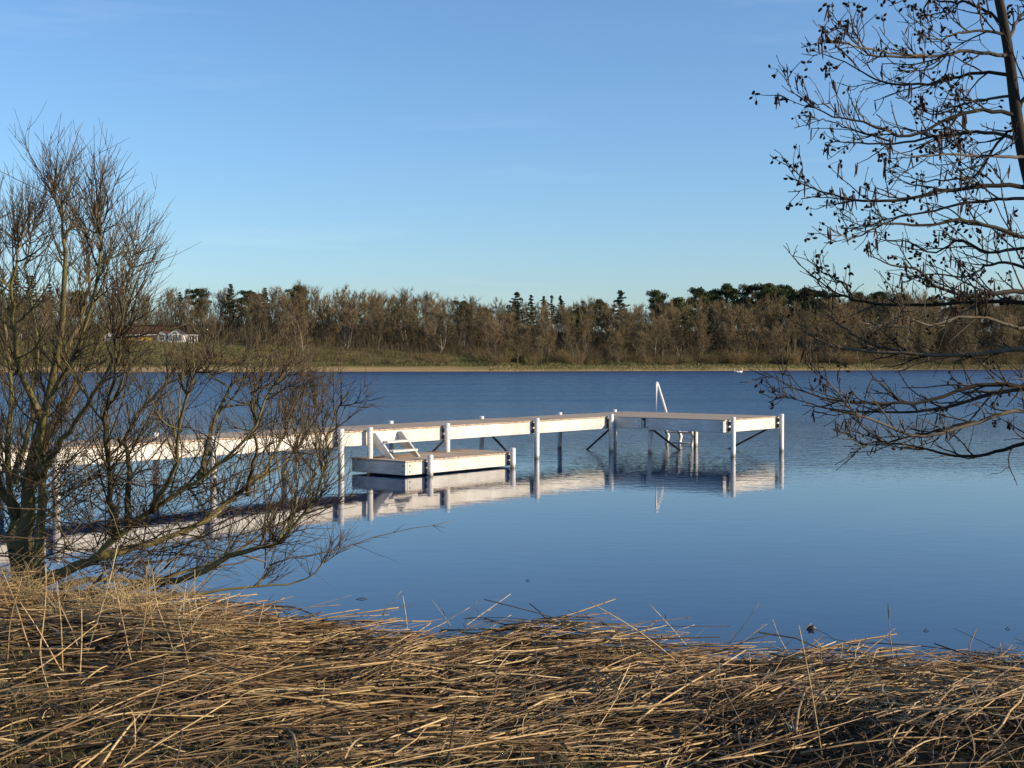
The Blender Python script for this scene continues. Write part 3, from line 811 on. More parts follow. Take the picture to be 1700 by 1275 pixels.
            for j in range(1, 6):
                if rng.random() < 0.5:
                    bd = side_dir(unit(q[j + 1] - q[j]), rng, .7)
                    lm.add(np.array([q[j], q[j] + bd * .006, q[j] + bd * .013]), [.0012, .0028, .0008], 4)
        link('limb', lm.build('limb'), M_ALDER, root)
    o = link('cones', cones.build('cones'), M_CONE, root); o['kind'] = 'stuff'
    o = link('catkins', cats.build('catkins'), M_CATKIN, root); o['kind'] = 'stuff'
build_alder()

# ------------------------------------------------------------------ flattened dry reeds on the near bank
def mat_h(X, Y):
    """thickness of the reed mat over the ground"""
    X = np.asarray(X, float); Y = np.asarray(Y, float)
    d = edge_y(X) - Y
    thick = 0.17 * smooth(-0.35, 0.5, d) * (1 - 0.75 * smooth(3.2, 5.2, d + 0.35 * np.sin(X * 0.9 + 2)))
    lump = 1 + 0.45 * np.sin(X * 1.7 + Y * 1.1 + 0.5) * np.sin(Y * 1.9 - X * 0.6) + 0.25 * np.sin(X * 4.1 + 1.3 * Y)
    return thick * lump

def reed_field():
    rng = np.random.default_rng(21)
    N = 9600
    Y = 3.6 + (14.2 - 3.6) * rng.random(N * 3)
    X = rng.uniform(-1, 1, N * 3) * (1.2 + 0.47 * Y)
    d = edge_y(X) - Y
    bare = (d > 4.2 + 0.7 * np.sin(X * 1.1 + 2))                # mossy ground close to the camera: few stems
    dens = np.where(bare, 0.20, 1.0) * (0.45 + 0.55 * (np.sin(X * 2.3 + 1.7 * np.sin(Y * 1.3)) * np.sin(Y * 2.9 + X * .8) > -0.35)) * (d > -0.40) * np.where(d < -.05, 0.22, 1.0)
    keep = rng.random(N * 3) < dens
    X, Y, d = X[keep][:N], Y[keep][:N], d[keep][:N]
    n = len(X)
    # swathes: the stems of one patch lie roughly alike
    sw = 0.42 + 0.75 * np.sin(X * 0.75 + 0.9 * np.sin(Y * 0.8) + 1.0) * np.cos(Y * 0.9 + 0.5 * X)
    az = sw + rng.normal(0, 0.45, n)
    odd = rng.random(n) < 0.30
    az = np.where(odd, rng.uniform(-1.6, 1.6, n), az)
    leng = rng.gamma(5, 0.20, n).clip(0.25, 2.1)
    leng = np.where(d < .5, np.minimum(leng, .9), leng); tilt0 = 0
    short = rng.random(n) < 0.30
    leng = np.where(short, rng.uniform(0.08, 0.4, n), leng)
    r0 = 0.0020 + 0.0052 * rng.random(n) ** 1.8
    tilt = rng.normal(0.02, 0.075, n)
    up = (rng.random(n) < 0.022) & (d > 0.6)
    tilt = np.where(up, rng.uniform(0.12, 0.5, n), tilt); leng = np.where(up, np.minimum(leng * 0.6, .6), leng)
    depth = rng.random(n) ** 1.6
    zc = ground_z(X, Y) * (d > 0) + np.maximum(mat_h(X, Y), 0.012) * (1 - depth * 0.95) + 0.008
    k = 5
    t = np.linspace(-0.5, 0.5, k)
    dirv = np.stack([np.cos(az) * np.cos(tilt), np.sin(az) * np.cos(tilt), np.sin(tilt)], -1)
    C = np.stack([X, Y, zc], -1)
    P = C[:, None, :] + dirv[:, None, :] * (t[None, :, None] * leng[:, None, None])
    P[:, :, 2] += np.where(up, leng * 0.42 * np.sin(np.maximum(tilt, 0)), 0)[:, None]
    bend = rng.normal(0, 0.04, n) * leng
    side = np.stack([-np.sin(az), np.cos(az), np.zeros(n)], -1)
    P += side[:, None, :] * (bend[:, None] * (0.25 - t[None, :] ** 2) * 4)[:, :, None]
    P[:, :, 2] -= (np.abs(rng.normal(0, 0.03, n)) * leng)[:, None] * ((t[None, :] * 2) ** 2)
    # a broken knee in some stems
    P += rng.normal(0, 0.004, P.shape) * leng[:, None, None]
    knee = rng.random(n) < 0.22
    P[:, 3:, 2] -= np.where(knee, leng * 0.10, 0)[:, None] * np.array([0.5, 1.0])[None, :]
    # drape over the ground: nothing below it
    gz = ground_z(P[:, :, 0], P[:, :, 1])
    P[:, :, 2] = np.maximum(P[:, :, 2], np.maximum(gz, 0.0) + 0.006)
    R = r0[:, None] * np.linspace(1.0, 0.62, k)[None, :]
    rot = depth + rng.normal(0, 0.28, n) > 0.44  # deeper stems turn dark: rot, plus shade painted into the gaps
    bright = rng.beta(1.15, 1.9, n)
    clean, rotten_gap_shade = Tubes(), Tubes()
    for i in range(n):
        (rotten_gap_shade if rot[i] else clean).add(P[i], R[i], 4, bright[i])
    o = link('reed_mat', clean.build('reed_mat'), M_REED)
    tag(o, 'flattened dry golden reeds covering the bank along the water', 'reeds', kind='stuff')
    o = link('reed_litter_gap_shade', rotten_gap_shade.build('reed_litter_gap_shade'), M_LITTER)
    tag(o, 'dark rotting reed litter with painted gap shade under the golden stems', 'litter', kind='stuff')
    # flat, twisted leaf blades among the stems
    n3 = 2600
    Y = rng.uniform(3.6, 12.4, n3); X = rng.uniform(-1, 1, n3) * (1.2 + 0.47 * Y)
    ok = edge_y(X) - Y > 0.0; X, Y = X[ok], Y[ok]; n3 = len(X)
    a1 = rng.normal(.3, .9, n3); ln = rng.uniform(.10, .42, n3); wd = rng.uniform(.0016, .0042, n3)
    z0 = ground_z(X, Y) + np.maximum(mat_h(X, Y), .01) * rng.uniform(.5, 1.08, n3)
    tt = np.linspace(0, 1, 6)
    hd = a1[:, None] + rng.normal(0, 1.1, n3)[:, None] * tt[None, :]
    st_ = ln[:, None] / 5
    PX = X[:, None] + np.cumsum(np.cos(hd) * st_, 1); PY = Y[:, None] + np.cumsum(np.sin(hd) * st_, 1)
    PZ = z0[:, None] + (rng.uniform(-.02, .12, n3) * ln * 4)[:, None] * (tt * (1 - tt))[None, :] + (rng.normal(0, .12, n3) * ln)[:, None] * tt[None, :]
    PZ = np.maximum(PZ, np.maximum(ground_z(PX, PY), 0) + .006)
    tw = rng.uniform(0, 3.1, n3)[:, None] + rng.normal(0, 1.2, n3)[:, None] * tt[None, :]
    wv = (wd[:, None] * np.array([.6, 1, 1, .9, .6, .15])[None, :])
    S = np.stack([-np.sin(hd) * np.cos(tw) * wv, np.cos(hd) * np.cos(tw) * wv, np.sin(tw) * wv], -1)
    C = np.stack([PX, PY, PZ], -1)
    V = np.stack([C - S, C + S], 2).reshape(-1, 3)
    b12 = np.arange(n3)[:, None, None] * 12 + np.arange(5)[None, :, None] * 2
    Q = (b12 + np.array([0, 1, 3, 2])[None, None, :]).reshape(-1, 4)
    me = mesh_np('reed_leaves', V, Q, None, {'rnd': np.repeat(rng.beta(1.3, 1.6, n3), 12), 'along': np.zeros(n3 * 12)}, True)
    o = link('reed_leaves', me, M_LEAF); tag(o, 'curled dry reed leaves tangled among the flattened stems', 'reeds', kind='stuff')
    # broken leaf scraps
    n2 = 9000
    Y = rng.uniform(3.6, 12.6, n2); X = rng.uniform(-1, 1, n2) * (1.2 + 0.47 * Y)
    ok = edge_y(X) - Y > 0.02; X, Y = X[ok], Y[ok]; n2 = len(X)
    Z = ground_z(X, Y) + np.maximum(mat_h(X, Y), 0) * rng.random(n2) * 0.9 + 0.008
    a1 = rng.uniform(0, 6.28, n2); ln = rng.uniform(.03, .16, n2); wd = rng.uniform(.003, .009, n2); tl = rng.normal(0, .35, n2)
    dv = np.stack([np.cos(a1) * np.cos(tl), np.sin(a1) * np.cos(tl), np.sin(tl)], -1)
    sv = np.stack([-np.sin(a1), np.cos(a1), rng.normal(0, .5, n2)], -1)
    C = np.stack([X, Y, Z], -1)
    A = C - dv * ln[:, None] / 2; B = C + dv * ln[:, None] / 2
    V = np.stack([A - sv * wd[:, None] * .4, A + sv * wd[:, None] * .4, C + sv * wd[:, None] + (0, 0, .006), B, C - sv * wd[:, None]], 1).reshape(-1, 3)
    b5 = np.arange(n2)[:, None] * 5
    Q = np.concatenate([b5 + np.array([[0, 1, 2, 4]])]); T = b5 + np.array([[4, 2, 3]])
    me = mesh_np('leaf_scraps', V, Q, T, {'rnd': np.repeat(rng.random(n2), 5), 'along': np.zeros(n2 * 5)})
    o = link('leaf_scraps', me, M_LITTER); tag(o, 'broken brown reed leaf scraps among the stems', 'litter', kind='stuff')
reed_field()

# ------------------------------------------------------------------ moss and short grass on the bank close by
def bank_grass():
    rng = np.random.default_rng(31)
    n = 26000
    Y = rng.uniform(3.6, 9.5, n); X = rng.uniform(-1, 1, n) * (1.2 + 0.47 * Y)
    patch = np.array([mnoise.noise(Vector((float(x) * 0.9, float(y) * 0.9, 3.3))) for x, y in zip(X, Y)])
    d = edge_y(X) - Y
    keep = (patch + 0.55 * (d - 4.2) > 0.12) | ((patch > 0.36) & (d > 2.0))
    X, Y = X[keep], Y[keep]; n = len(X)
    Z = ground_z(X, Y) - 0.005
    a1 = rng.uniform(0, 6.28, n); ln = rng.uniform(.025, .10, n) * rng.uniform(.6, 1.3, n); wd = rng.uniform(.0012, .0028, n); lean = rng.uniform(.1, 1.1, n)
    dv = np.stack([np.cos(a1) * np.sin(lean), np.sin(a1) * np.sin(lean), np.cos(lean)], -1)
    sv = np.stack([-np.sin(a1), np.cos(a1), np.zeros(n)], -1)
    C = np.stack([X, Y, Z], -1); M_ = C + dv * ln[:, None] * .55 + (0, 0, .006); B = C + dv * ln[:, None] + np.stack([np.cos(a1), np.sin(a1), -0.6 * np.ones(n)], -1) * (ln * .22)[:, None]
    V = np.stack([C - sv * wd[:, None], C + sv * wd[:, None], M_ + sv * wd[:, None] * .8, M_ - sv * wd[:, None] * .8, B], 1).reshape(-1, 3)
    b5 = np.arange(n)[:, None] * 5
    me = mesh_np('bank_grass', V, b5 + np.array([[0, 1, 2, 3]]), b5 + np.array([[3, 2, 4]]), {'rnd': np.repeat(rng.beta(2, 2.5, n), 5), 'along': np.zeros(n * 5)})
    o = link('bank_grass', me, M_GRASS); tag(o, 'short olive winter grass and moss on the near bank', 'grass', kind='stuff')
bank_grass()

def dry_tufts():
    rng = np.random.default_rng(37)
    tb = Tubes()
    for _ in range(70):
        cx, cy = rng.uniform(-6.6, -1.8), 0
        cy = float(edge_y(cx)) - rng.uniform(.15, 2.6)
        if rng.random() < (cx + 6.6) / 7: continue
        for _ in range(int(rng.integers(30, 70))):
            X, Y = cx + rng.normal(0, .16), cy + rng.normal(0, .16)
            z = float(ground_z(X, Y)) + float(mat_h(X, Y)) * .6
            a1 = rng.uniform(0, 6.28); ln = rng.uniform(.15, .55); le = rng.uniform(.2, 1.2)
            d = np.array((math.cos(a1) * math.sin(le), math.sin(a1) * math.sin(le), math.cos(le)))
            q = np.array([(X, Y, z), (X, Y, z) + d * ln * .6, (X, Y, z) + d * ln + np.array((math.cos(a1), math.sin(a1), -.8)) * ln * .16])
            tb.add(q, [.0026, .0020, .0010], 3, rng.uniform(.2, .95))
    tag(link('dry_grass', tb.build('dry_grass'), M_STRAW), 'pale dry grass tufts on the bank around the foot of the willow', 'grass', kind='stuff')
M_STRAW = attr_mat('dry_straw', [(0.0, (0.16, 0.11, 0.055)), (0.5, (0.34, 0.25, 0.13)), (1.0, (0.52, 0.41, 0.23))], 0.7, 0.2)
dry_tufts()

# ------------------------------------------------------------------ single reed stalks, stone and sticks at the water's edge
def mat_hit(x, y):
    """depth at which the photo pixel's ray meets the top of the reed mat or the water"""
    for Y in np.arange(3.5, 14.5, 0.02):
        p = px(x, y, Y)
        if p[2] <= max(0.0, float(ground_z(p[0], Y)) + float(mat_h(p[0], Y)) - 0.02): return Y
    return 12.0

def stalk(tip, base, label, group, rng):
    Yb = mat_hit(*base)
    a = px(base[0], base[1], Yb); b_ = px(tip[0], tip[1], Yb + rng.uniform(-.25, .25))
    d = b_ - a; a0 = a - unit(d) * 0.10
    pts = spline([a0, a, (a + b_) / 2 + rng.normal(0, .012, 3), b_], 9) - a
    r_ = rng.uniform(.0036, .0056)
    tb = Tubes(); tb.add(pts, np.linspace(r_, r_ * .5, 9), 5, rng.uniform(.6, 1))
    # a leaf sheath torn loose near the top
    if rng.random() < .6:
        i = int(rng.integers(4, 8)); s0 = pts[i]; ld = unit(unit(d) + rng.normal(0, .5, 3)) * rng.uniform(.05, .14); sd = unit(np.cross(ld, (0.3, 1, .2))) * .005
        tb.raw([s0, s0 + ld * .5 + sd, s0 + ld, s0 + ld * .5 - sd], [(0, 1, 2, 3)], None, .6)
    return tag(link('reed_stalk', tb.build('reed_stalk'), M_REED, None, tuple(a)), label, 'reed', group)

rng_s = np.random.default_rng(44)
EDGE = [((666, 982), (620, 1045)), ((848, 987), (776, 1038)), ((779, 1010), (726, 1042)), ((792, 999), (769, 1038)), ((849, 1022), (804, 1052)),
        ((974, 998), (1132, 1105)), ((1078, 1003), (1150, 1084)), ((1058, 1045), (1010, 1066)), ((1261, 1003), (1199, 1084)), ((1268, 1038), (1232, 1098)),
        ((1284, 1029), (1312, 1090)), ((1328, 1040), (1365, 1243)), ((1349, 1036), (1276, 1092)), ((1479, 1010), (1485, 1092)), ((1682, 1072), (1628, 1094)),
        ((1479, 1072), (1576, 1100)), ((1352, 1062), (1365, 1095)), ((1430, 1066), (1422, 1094)), ((1105, 1058), (1080, 1080)), ((668, 990), (676, 1048)),
        ((716, 996), (748, 1040)), ((1265, 1062), (1330, 1090)), ((1400, 1070), (1395, 1098)), ((1027, 1050), (1034, 1080))]
for tip, bs in EDGE:
    stalk(tip, bs, "dry reed stalk sticking up beside the water at the edge of the reed mat", "reed stalks at the water's edge", rng_s)
for x, y0, y1, lean in [(64, 940, 1075, 10), (101, 965, 1110, -9), (130, 1012, 1118, 3), (78, 1062, 1150, -14), (233, 940, 1062, 9), (252, 930, 1050, -7), (279, 945, 1060, -28), (303, 968, 1050, 5), (328, 946, 1040, -6),
                        (370, 985, 1040, 9), (150, 905, 1060, 44), (210, 965, 1075, -24), (40, 945, 1060, -40), (10, 960, 1090, 24), (425, 1002, 1050, 12), (345, 990, 1075, 34),
                        (118, 946, 1050, -34), (310, 1005, 1100, -22), (465, 1004, 1055, -12), (200, 1000, 1090, 60), (270, 1010, 1100, 70), (90, 1000, 1100, -60)]:
    stalk((x + lean, y0), (x, y1), 'upright dry reed stalk standing on the bank in front of the willow', 'reed stalks in front of the willow', rng_s)

def blob(name, rx, ry, rz, seed, rough=0.25, seg=14):
    vs_, fs = [], []
    rings = 9
    for j in range(rings + 1):
        th = math.pi * j / rings
        for k in range(seg):
            ph = 2 * math.pi * k / seg
            d = Vector((math.sin(th) * math.cos(ph), math.sin(th) * math.sin(ph), math.cos(th)))
            s_ = 1 + rough * mnoise.noise(d * 1.7 + Vector((seed, 0, 0)))
            vs_.append((d.x * rx * s_, d.y * ry * s_, d.z * rz * s_))
    for j in range(rings):
        for k in range(seg):
            fs.append((j * seg + k, (j + 1) * seg + k, (j + 1) * seg + (k + 1) % seg, j * seg + (k + 1) % seg))
    me = poly_mesh(name, vs_, fs)
    for p in me.polygons: p.use_smooth = True
    return me
M_STONE = simple_noise_mat('wet_stone', (0.035, 0.030, 0.026), (0.085, 0.075, 0.065), 30, 0.45, 0.5, 0.5)
M_STICK = simple_noise_mat('wet_stick', (0.022, 0.017, 0.013), (0.05, 0.04, 0.03), 40, 0.6, 0.4)
Yw = H_CAM * F_PX / (1046 - HOR)
tag(link('stone', blob('stone', .040, .036, .030, 2.0, .5), M_STONE, None, tuple(px(1349, 1046, Yw) + (0, 0, .008))), 'small dark stone breaking the calm water beyond the reeds', 'stone')
Yw = H_CAM * F_PX / (1028 - HOR)
pc = px(906, 1028, Yw)
tb = Tubes()
tb.add(np.array([px(908, 1034, Yw), px(906, 1028, Yw), px(895, 1016, Yw + .03), px(879, 1003, Yw + .05)]) - pc, [.008, .008, .006, .004], 6)
tb.add(np.array([px(905, 1027, Yw), px(909, 1027, Yw), px(915, 1028, Yw)]) - pc, [.006, .005, .003], 5)
tag(link('broken_stick', tb.build('broken_stick'), M_STICK, None, tuple(pc)), 'thin dark broken stick poking out of the calm water', 'stick')
for (x, y, l_) in ((1540, 1049, .05), (1676, 1046, .05), (876, 965, .05), (1180, 1074, .22), (1425, 1074, .14), (938, 1046, .10), (915, 1045, .08), (845, 1040, .06), (600, 996, .12)):
    Yw = H_CAM * F_PX / (y - HOR); pc = px(x, y, Yw)
    tb = Tubes(); a1 = rng_s.uniform(-.3, .3)
    tb.add([(-l_ / 2 * math.cos(a1), -l_ / 2 * math.sin(a1), .002), (0, .01, .012), (l_ / 2 * math.cos(a1), l_ / 2 * math.sin(a1), .004)], [.002, .005, .002], 6)
    tag(link('floating_twig', tb.build('floating_twig'), M_STICK, None, (pc[0], pc[1], 0)), 'tiny dark twig floating on the calm water near the reeds', 'twig', 'twigs floating near the bank')

# ------------------------------------------------------------------ the wood across the lake
def bare_tree_mesh(seed, H, spread, upright, twigs, tr_frac=0.34, multi=1):
    """trunk mesh and crown mesh of a leafless tree, H metres tall"""
    rng = np.random.default_rng(seed)
    tr, cr = Tubes(), Tubes()
    for mstem in range(multi):
        b0 = np.array((0, 0, -0.4)) + (rng.normal(0, .35, 3) * (1, 1, 0) if multi > 1 else 0)
        path = wander(b0, (rng.normal(0, .12 if multi == 1 else .3), rng.normal(0, .12 if multi == 1 else .3), 1), H * .8, 9, .07, .05, rng)
        r0 = H * .011 / (multi ** .5) + .03
        rad = r0 * (1 - np.linspace(0, 1, 9)) ** .8 + .02
        tr.add(path, rad, 6)
        nl = int(rng.integers(9, 13)) if multi == 1 else 6
        for i in range(nl):
            f_ = tr_frac + (1 - tr_frac) * (i + rng.random()) / nl
            k = min(int(f_ * 8), 7); p = path[k] + (path[k + 1] - path[k]) * (f_ * 8 - k)
            a1 = i * 2.4 + rng.normal(0, .4)
            d = unit(np.array((math.cos(a1) * spread, math.sin(a1) * spread, upright + .5 * f_)))
            l1 = H * (.42 - .26 * (f_ - tr_frac)) * rng.uniform(.75, 1.1)
            q = wander(p, d, l1, 7, .11, .07, rng)
            tr.add(q, np.linspace(max(.03, r0 * .45 * (1.2 - f_)), .018, 7), 4)
            for j in range(6):
                jj = 1 + j % 6
                q2 = wander(q[jj], side_dir(unit(q[jj] - q[jj - 1]), rng, rng.uniform(.4, .9), .25), l1 * rng.uniform(.3, .6), 5, .12, .08, rng)
                cr.add(q2, np.linspace(.028, .014, 5), 3)
                for _ in range(twigs):
                    m_ = int(rng.integers(1, 5))
                    q3 = wander(q2[m_], side_dir(unit(q2[m_] - q2[m_ - 1]), rng, rng.uniform(.3, .9), .22), rng.uniform(.4, 1.25) * H / 10, 3, .12, .08, rng)
                    cr.add(q3, [.030, .023, .010], 3)
    return tr.build('trunk'), cr.build('crown')

def needle_cloud(rng, centre, radii, n, size):
    """needle tufts through an ellipsoid volume: small bent quads"""
    d = rng.normal(0, 1, (n, 3)); d /= np.linalg.norm(d, axis=1, keepdims=True)
    r_ = rng.random(n) ** .45
    C = centre + d * r_[:, None] * radii
    u_ = rng.normal(0, 1, (n, 3)) + d * .8 + np.array((0, 0, .5)); u_ /= np.linalg.norm(u_, axis=1, keepdims=True)
    v_ = np.cross(u_, rng.normal(0, 1, (n, 3))); v_ /= np.linalg.norm(v_, axis=1, keepdims=True)
    s_ = size * rng.uniform(.6, 1.4, n)[:, None]
    return np.stack([C - u_ * s_ * .5, C + v_ * s_ * .32, C + u_ * s_ * .6, C - v_ * s_ * .32], 1).reshape(-1, 3)

def pine_mesh(seed, H):
    rng = np.random.default_rng(seed)
    tr = Tubes(); V = []
    path = wander((0, 0, -.4), (rng.normal(0, .06), rng.normal(0, .06), 1), H * .97, 12, .05, .05, rng)
    tr.add(path, np.linspace(H * .016, .04, 12), 7)
    n_ = int(rng.integers(17, 23))
    for i in range(n_):
        f_ = .38 + .62 * (i + rng.random() * .8) / n_
        k = min(int(f_ * 11), 10); p = path[k] + (path[k + 1] - path[k]) * (f_ * 11 - k)
        a1 = i * 2.4 + rng.normal(0, .5)
        reach = H * .24 * math.sin(math.pi * min(1, (f_ - .25) * 1.18)) ** .7 * rng.uniform(.55, 1.2) if f_ < .95 else H * .03
        tip = p + np.array((math.cos(a1) * reach, math.sin(a1) * reach, reach * rng.uniform(.05, .45)))
        tr.add(spline([p, (p + tip) / 2 + (0, 0, -.1), tip], 5), np.linspace(.07, .025, 5), 4)
        for g in np.linspace(.5, 1.05, 3):
            c = p + (tip - p) * g + rng.normal(0, .18, 3)
            w = H * rng.uniform(.045, .08)
            V.append(needle_cloud(rng, c, np.array((w * 1.35, w * 1.35, w * .85)), 170, .36))
    V = np.concatenate(V)
    return tr.build('trunk'), mesh_np('crown', V, np.arange(len(V)).reshape(-1, 4))

def spruce_mesh(seed, H, slim=1.0, ragged=.2, low=.10):
    rng = np.random.default_rng(seed)
    tr = Tubes(); V = []
    path = wander((0, 0, -.4), (0, 0, 1), H + .4, 10, .015, .05, rng)
    tr.add(path, np.linspace(H * .013, .02, 10), 6)
    tiers = int(H * 1.7)
    for i in range(tiers):
        f_ = low + (1 - low) * (i + rng.random() * .5) / tiers
        k = min(int(f_ * 9), 8); p = path[k] + (path[k + 1] - path[k]) * (f_ * 9 - k)
        reach0 = H * .21 * slim * (1 - f_) ** .8 + .16
        for b_ in range(7):
            a1 = b_ * .9 + i * 1.3 + rng.normal(0, .2)
            if rng.random() < ragged * .45: continue
            reach = reach0 * max(.15, rng.uniform(1 - ragged * 1.6, 1 + ragged * .8))
            tip = p + np.array((math.cos(a1) * reach, math.sin(a1) * reach, reach * rng.uniform(-.12, .30)))
            tr.add([p, tip], [.03, .01], 3)
            for g in (.35, .7, 1.0):
                c = p + (tip - p) * g
                V.append(needle_cloud(rng, c, np.array((.30, .30, .18)) * (.7 + reach0 * .25), 16, .30))
    V = np.concatenate(V)
    return tr.build('trunk'), mesh_np('crown', V, np.arange(len(V)).reshape(-1, 4))

def scrub_mesh(seed, H, W):
    rng = np.random.default_rng(seed); tb = Tubes()
    for _ in range(46):
        a1 = rng.uniform(0, 6.28); s_ = rng.random() ** .6
        p = np.array((math.cos(a1) * s_ * W * .3, math.sin(a1) * s_ * W * .3, -.15))
        q = wander(p, (math.cos(a1) * s_ * .8, math.sin(a1) * s_ * .8, 1), H * rng.uniform(.55, 1.05), 6, .12, .06, rng)
        tb.add(q, np.linspace(.03, .012, 6), 3)
        for _ in range(11):
            j = int(rng.integers(1, 6))
            tb.add(wander(q[j], side_dir(unit(q[j] - q[j - 1]), rng, rng.uniform(.3, .9), .2), H * rng.uniform(.12, .34), 3, .12, .08, rng), [.017, .013, .006], 3)
    return tb.build('branches')

def make_thing_tree(name, label, group, meshes, mats):
    r_ = thing(name, label, 'tree', group=group)
    a = link('trunk', meshes[0], mats[0], r_); b_ = link('crown', meshes[1], mats[1], r_)
    return r_

GRP = 'bare trees of the wood across the lake'
bare_protos = []
kinds = [('round-crowned bare brown tree in the wood across the lake', 11, 1.0, .55, 15, .20, 1),
         ('tall narrow bare tree in the wood across the lake', 13, .62, .85, 14, .24, 1),
         ('wide spreading bare tree in the wood across the lake', 10, 1.25, .40, 15, .18, 1),
         ('several-stemmed bare tree in the wood across the lake', 9, .9, .7, 11, .15, 3)]
for ki, (lab, H, spd, upr, tw, fr, ms) in enumerate(kinds):
    for sd in range(2 if ki < 3 else 1):
        bare_protos.append((make_thing_tree('bare_tree', lab, GRP, bare_tree_mesh(100 + ki * 10 + sd, H, spd, upr, tw, fr, ms), (M_TRUNK, M_BARE)), H))
KIND_WORD = {p_.name: str(p_['label']).replace(' in the wood across the lake', '') for p_, _ in bare_protos}
used_protos = set()
def put(proto, X, Y, scale, rz, sxy=1.0, label=None):
    key = proto.name
    o = proto if key not in used_protos else copy_tree(proto)
    used_protos.add(key)
    o.location = (X, Y, float(ground_z(X, Y)) - .05); o.rotation_euler = (0, 0, rz); o.scale = (scale * sxy, scale * sxy, scale)
    if label: o['label'] = label
    return o

SKY_X = [-200, 150, 260, 400, 440, 540, 620, 700, 780, 850, 950, 1050, 1150, 1300, 1450, 1900]
SKY_Y = [484, 485, 484, 484, 478, 477, 482, 487, 496, 503, 502, 502, 497, 492, 490, 492]
rng = np.random.default_rng(77)
rows = [(16, .52, 8.0), (25, .68, 6.6), (35, .84, 5.4), (46, .95, 5.4), (57, 1.02, 4.9), (68, 1.05, 4.7)]
for dr, hf, sp in rows:
    X = -150.0
    while X < 165:
        X += sp * rng.uniform(.6, 1.4)
        Y = float(shore_y(X)) + dr + rng.uniform(-4, 4)
        if X < 0 and dr < 20: continue
        if X < -14 and dr < 30: continue
        if -104 < X < -64 and dr < 50: continue
        if abs(X) > .40 * Y + 14: continue
        x_px = 850 + F_PX * X / Y
        ztop = H_CAM + (HOR - np.interp(x_px, SKY_X, SKY_Y)) / F_PX * (Y + (68 - dr) * .25)
        g = float(ground_z(X, Y))
        hh = max(4.5, (ztop - g) * hf * rng.uniform(.84, 1.04))
        pr_, H = bare_protos[int(rng.integers(0, len(bare_protos)))]
        o = put(pr_, X, Y, hh / H, rng.uniform(0, 6.28), rng.uniform(.85, 1.15))
        o['label'] = KIND_WORD[pr_.name] + ' ' + ('at the lakeside edge of' if dr < 40 else 'inside' if dr < 60 else 'on the skyline of') + ' the wood ' + ('behind the cottages' if X < -58 else 'above the dark slope' if X < 2 else 'below the dark pines')
# trees standing by themselves on the slope in front of the wood
for x, yb, yt, lab, pi_ in [(504, 592, 516, 'lone bare tree with a pale forked trunk on the grassy slope across the lake', 0), (716, 588, 530, 'small bare tree with a crooked pale trunk at the dark edge of the wood', 4),
                            (628, 584, 520, 'slender bare tree standing in front of the dark middle of the wood', 2)]:
    for Y in np.arange(270, 340, .5):
        p = px(x, yb, Y)
        if p[2] <= float(ground_z(p[0], Y)): break
    hh = (yb - yt) / F_PX * Y
    o = put(bare_protos[pi_][0], float(p[0]), float(Y), hh / bare_protos[pi_][1], 1.0, 1.0, lab)
    if 'group' in o.keys(): del o['group']

def undergrowth():
    rng = np.random.default_rng(55)
    tb = Tubes(); n = 0
    while n < 34000:
        X = rng.uniform(-150, 165)
        e = rng.uniform(30 if X < -48 else 13, 74) if X < -14 else rng.uniform(15 if X > 4 else 22, 74)
        Y = float(shore_y(X)) + e
        if abs(X) > .40 * Y + 12 or (-100 < X < -66 and e < 48): continue
        h_ = rng.uniform(1.2, 5.0) * (.6 if e < 32 else 1.0 if e < 52 else 1.55)
        p = np.array((X, Y, float(ground_z(X, Y)) - .1))
        d = np.array((rng.normal(0, .28), rng.normal(0, .28), 1))
        q = wander(p, d, h_, 4, .12, .05, rng)
        tb.add(q, np.array([.045, .036, .026, .010]) * rng.uniform(.6, 1.25), 3); n += 1
    me = tb.build('undergrowth')
    tag(link('undergrowth', me, M_UNDER), 'dense leafless saplings and brush filling the wood across the lake', 'undergrowth', kind='stuff')
M_UNDER = attr_mat('brush_twigs_canopy_shade', [(0.0, (0.055, 0.043, 0.026)), (0.4, (0.090, 0.070, 0.043)), (0.75, (0.120, 0.092, 0.055)), (1.0, (0.135, 0.12, 0.062))], 0.85, 0.15)  # brush colours lowered to stand in for shade under the canopy
undergrowth()

# conifers on the skyline: photo column and row of the top, kind, distance behind the shore
GP, GS = 'pines above the wood across the lake', 'spruces above the wood across the lake'
pines = [(make_thing_tree('pine_tree', 'dark clumpy-crowned pine rising above the bare wood across the lake', GP, pine_mesh(200 + i, 15), (M_TRUNK, M_PINE)), 15) for i in range(3)]
spruces = [(make_thing_tree('spruce_tree', 'dark pointed spruce rising above the bare wood across the lake', GS, spruce_mesh(300, 14, 1.0, .32), (M_TRUNK, M_SPRUCE)), 14),
           (make_thing_tree('spruce_tree', 'slim ragged spruce rising above the bare wood across the lake', GS, spruce_mesh(301, 14, .75, .8, .30), (M_TRUNK, M_SPRUCE)), 14),
           (make_thing_tree('spruce_tree', 'wide spreading star-topped conifer above the bare wood across the lake', GS, spruce_mesh(302, 13, 1.5, .6, .15), (M_TRUNK, M_SPRUCE)), 13),
           (make_thing_tree('spruce_tree', 'slim ragged spruce', GS, spruce_mesh(303, 14, .95, .9, .45), (M_TRUNK, M_PINE)), 14),
           (make_thing_tree('spruce_tree', 'slim ragged spruce', GS, spruce_mesh(304, 12, .7, 1.0, .20), (M_TRUNK, M_PINE)), 12)]
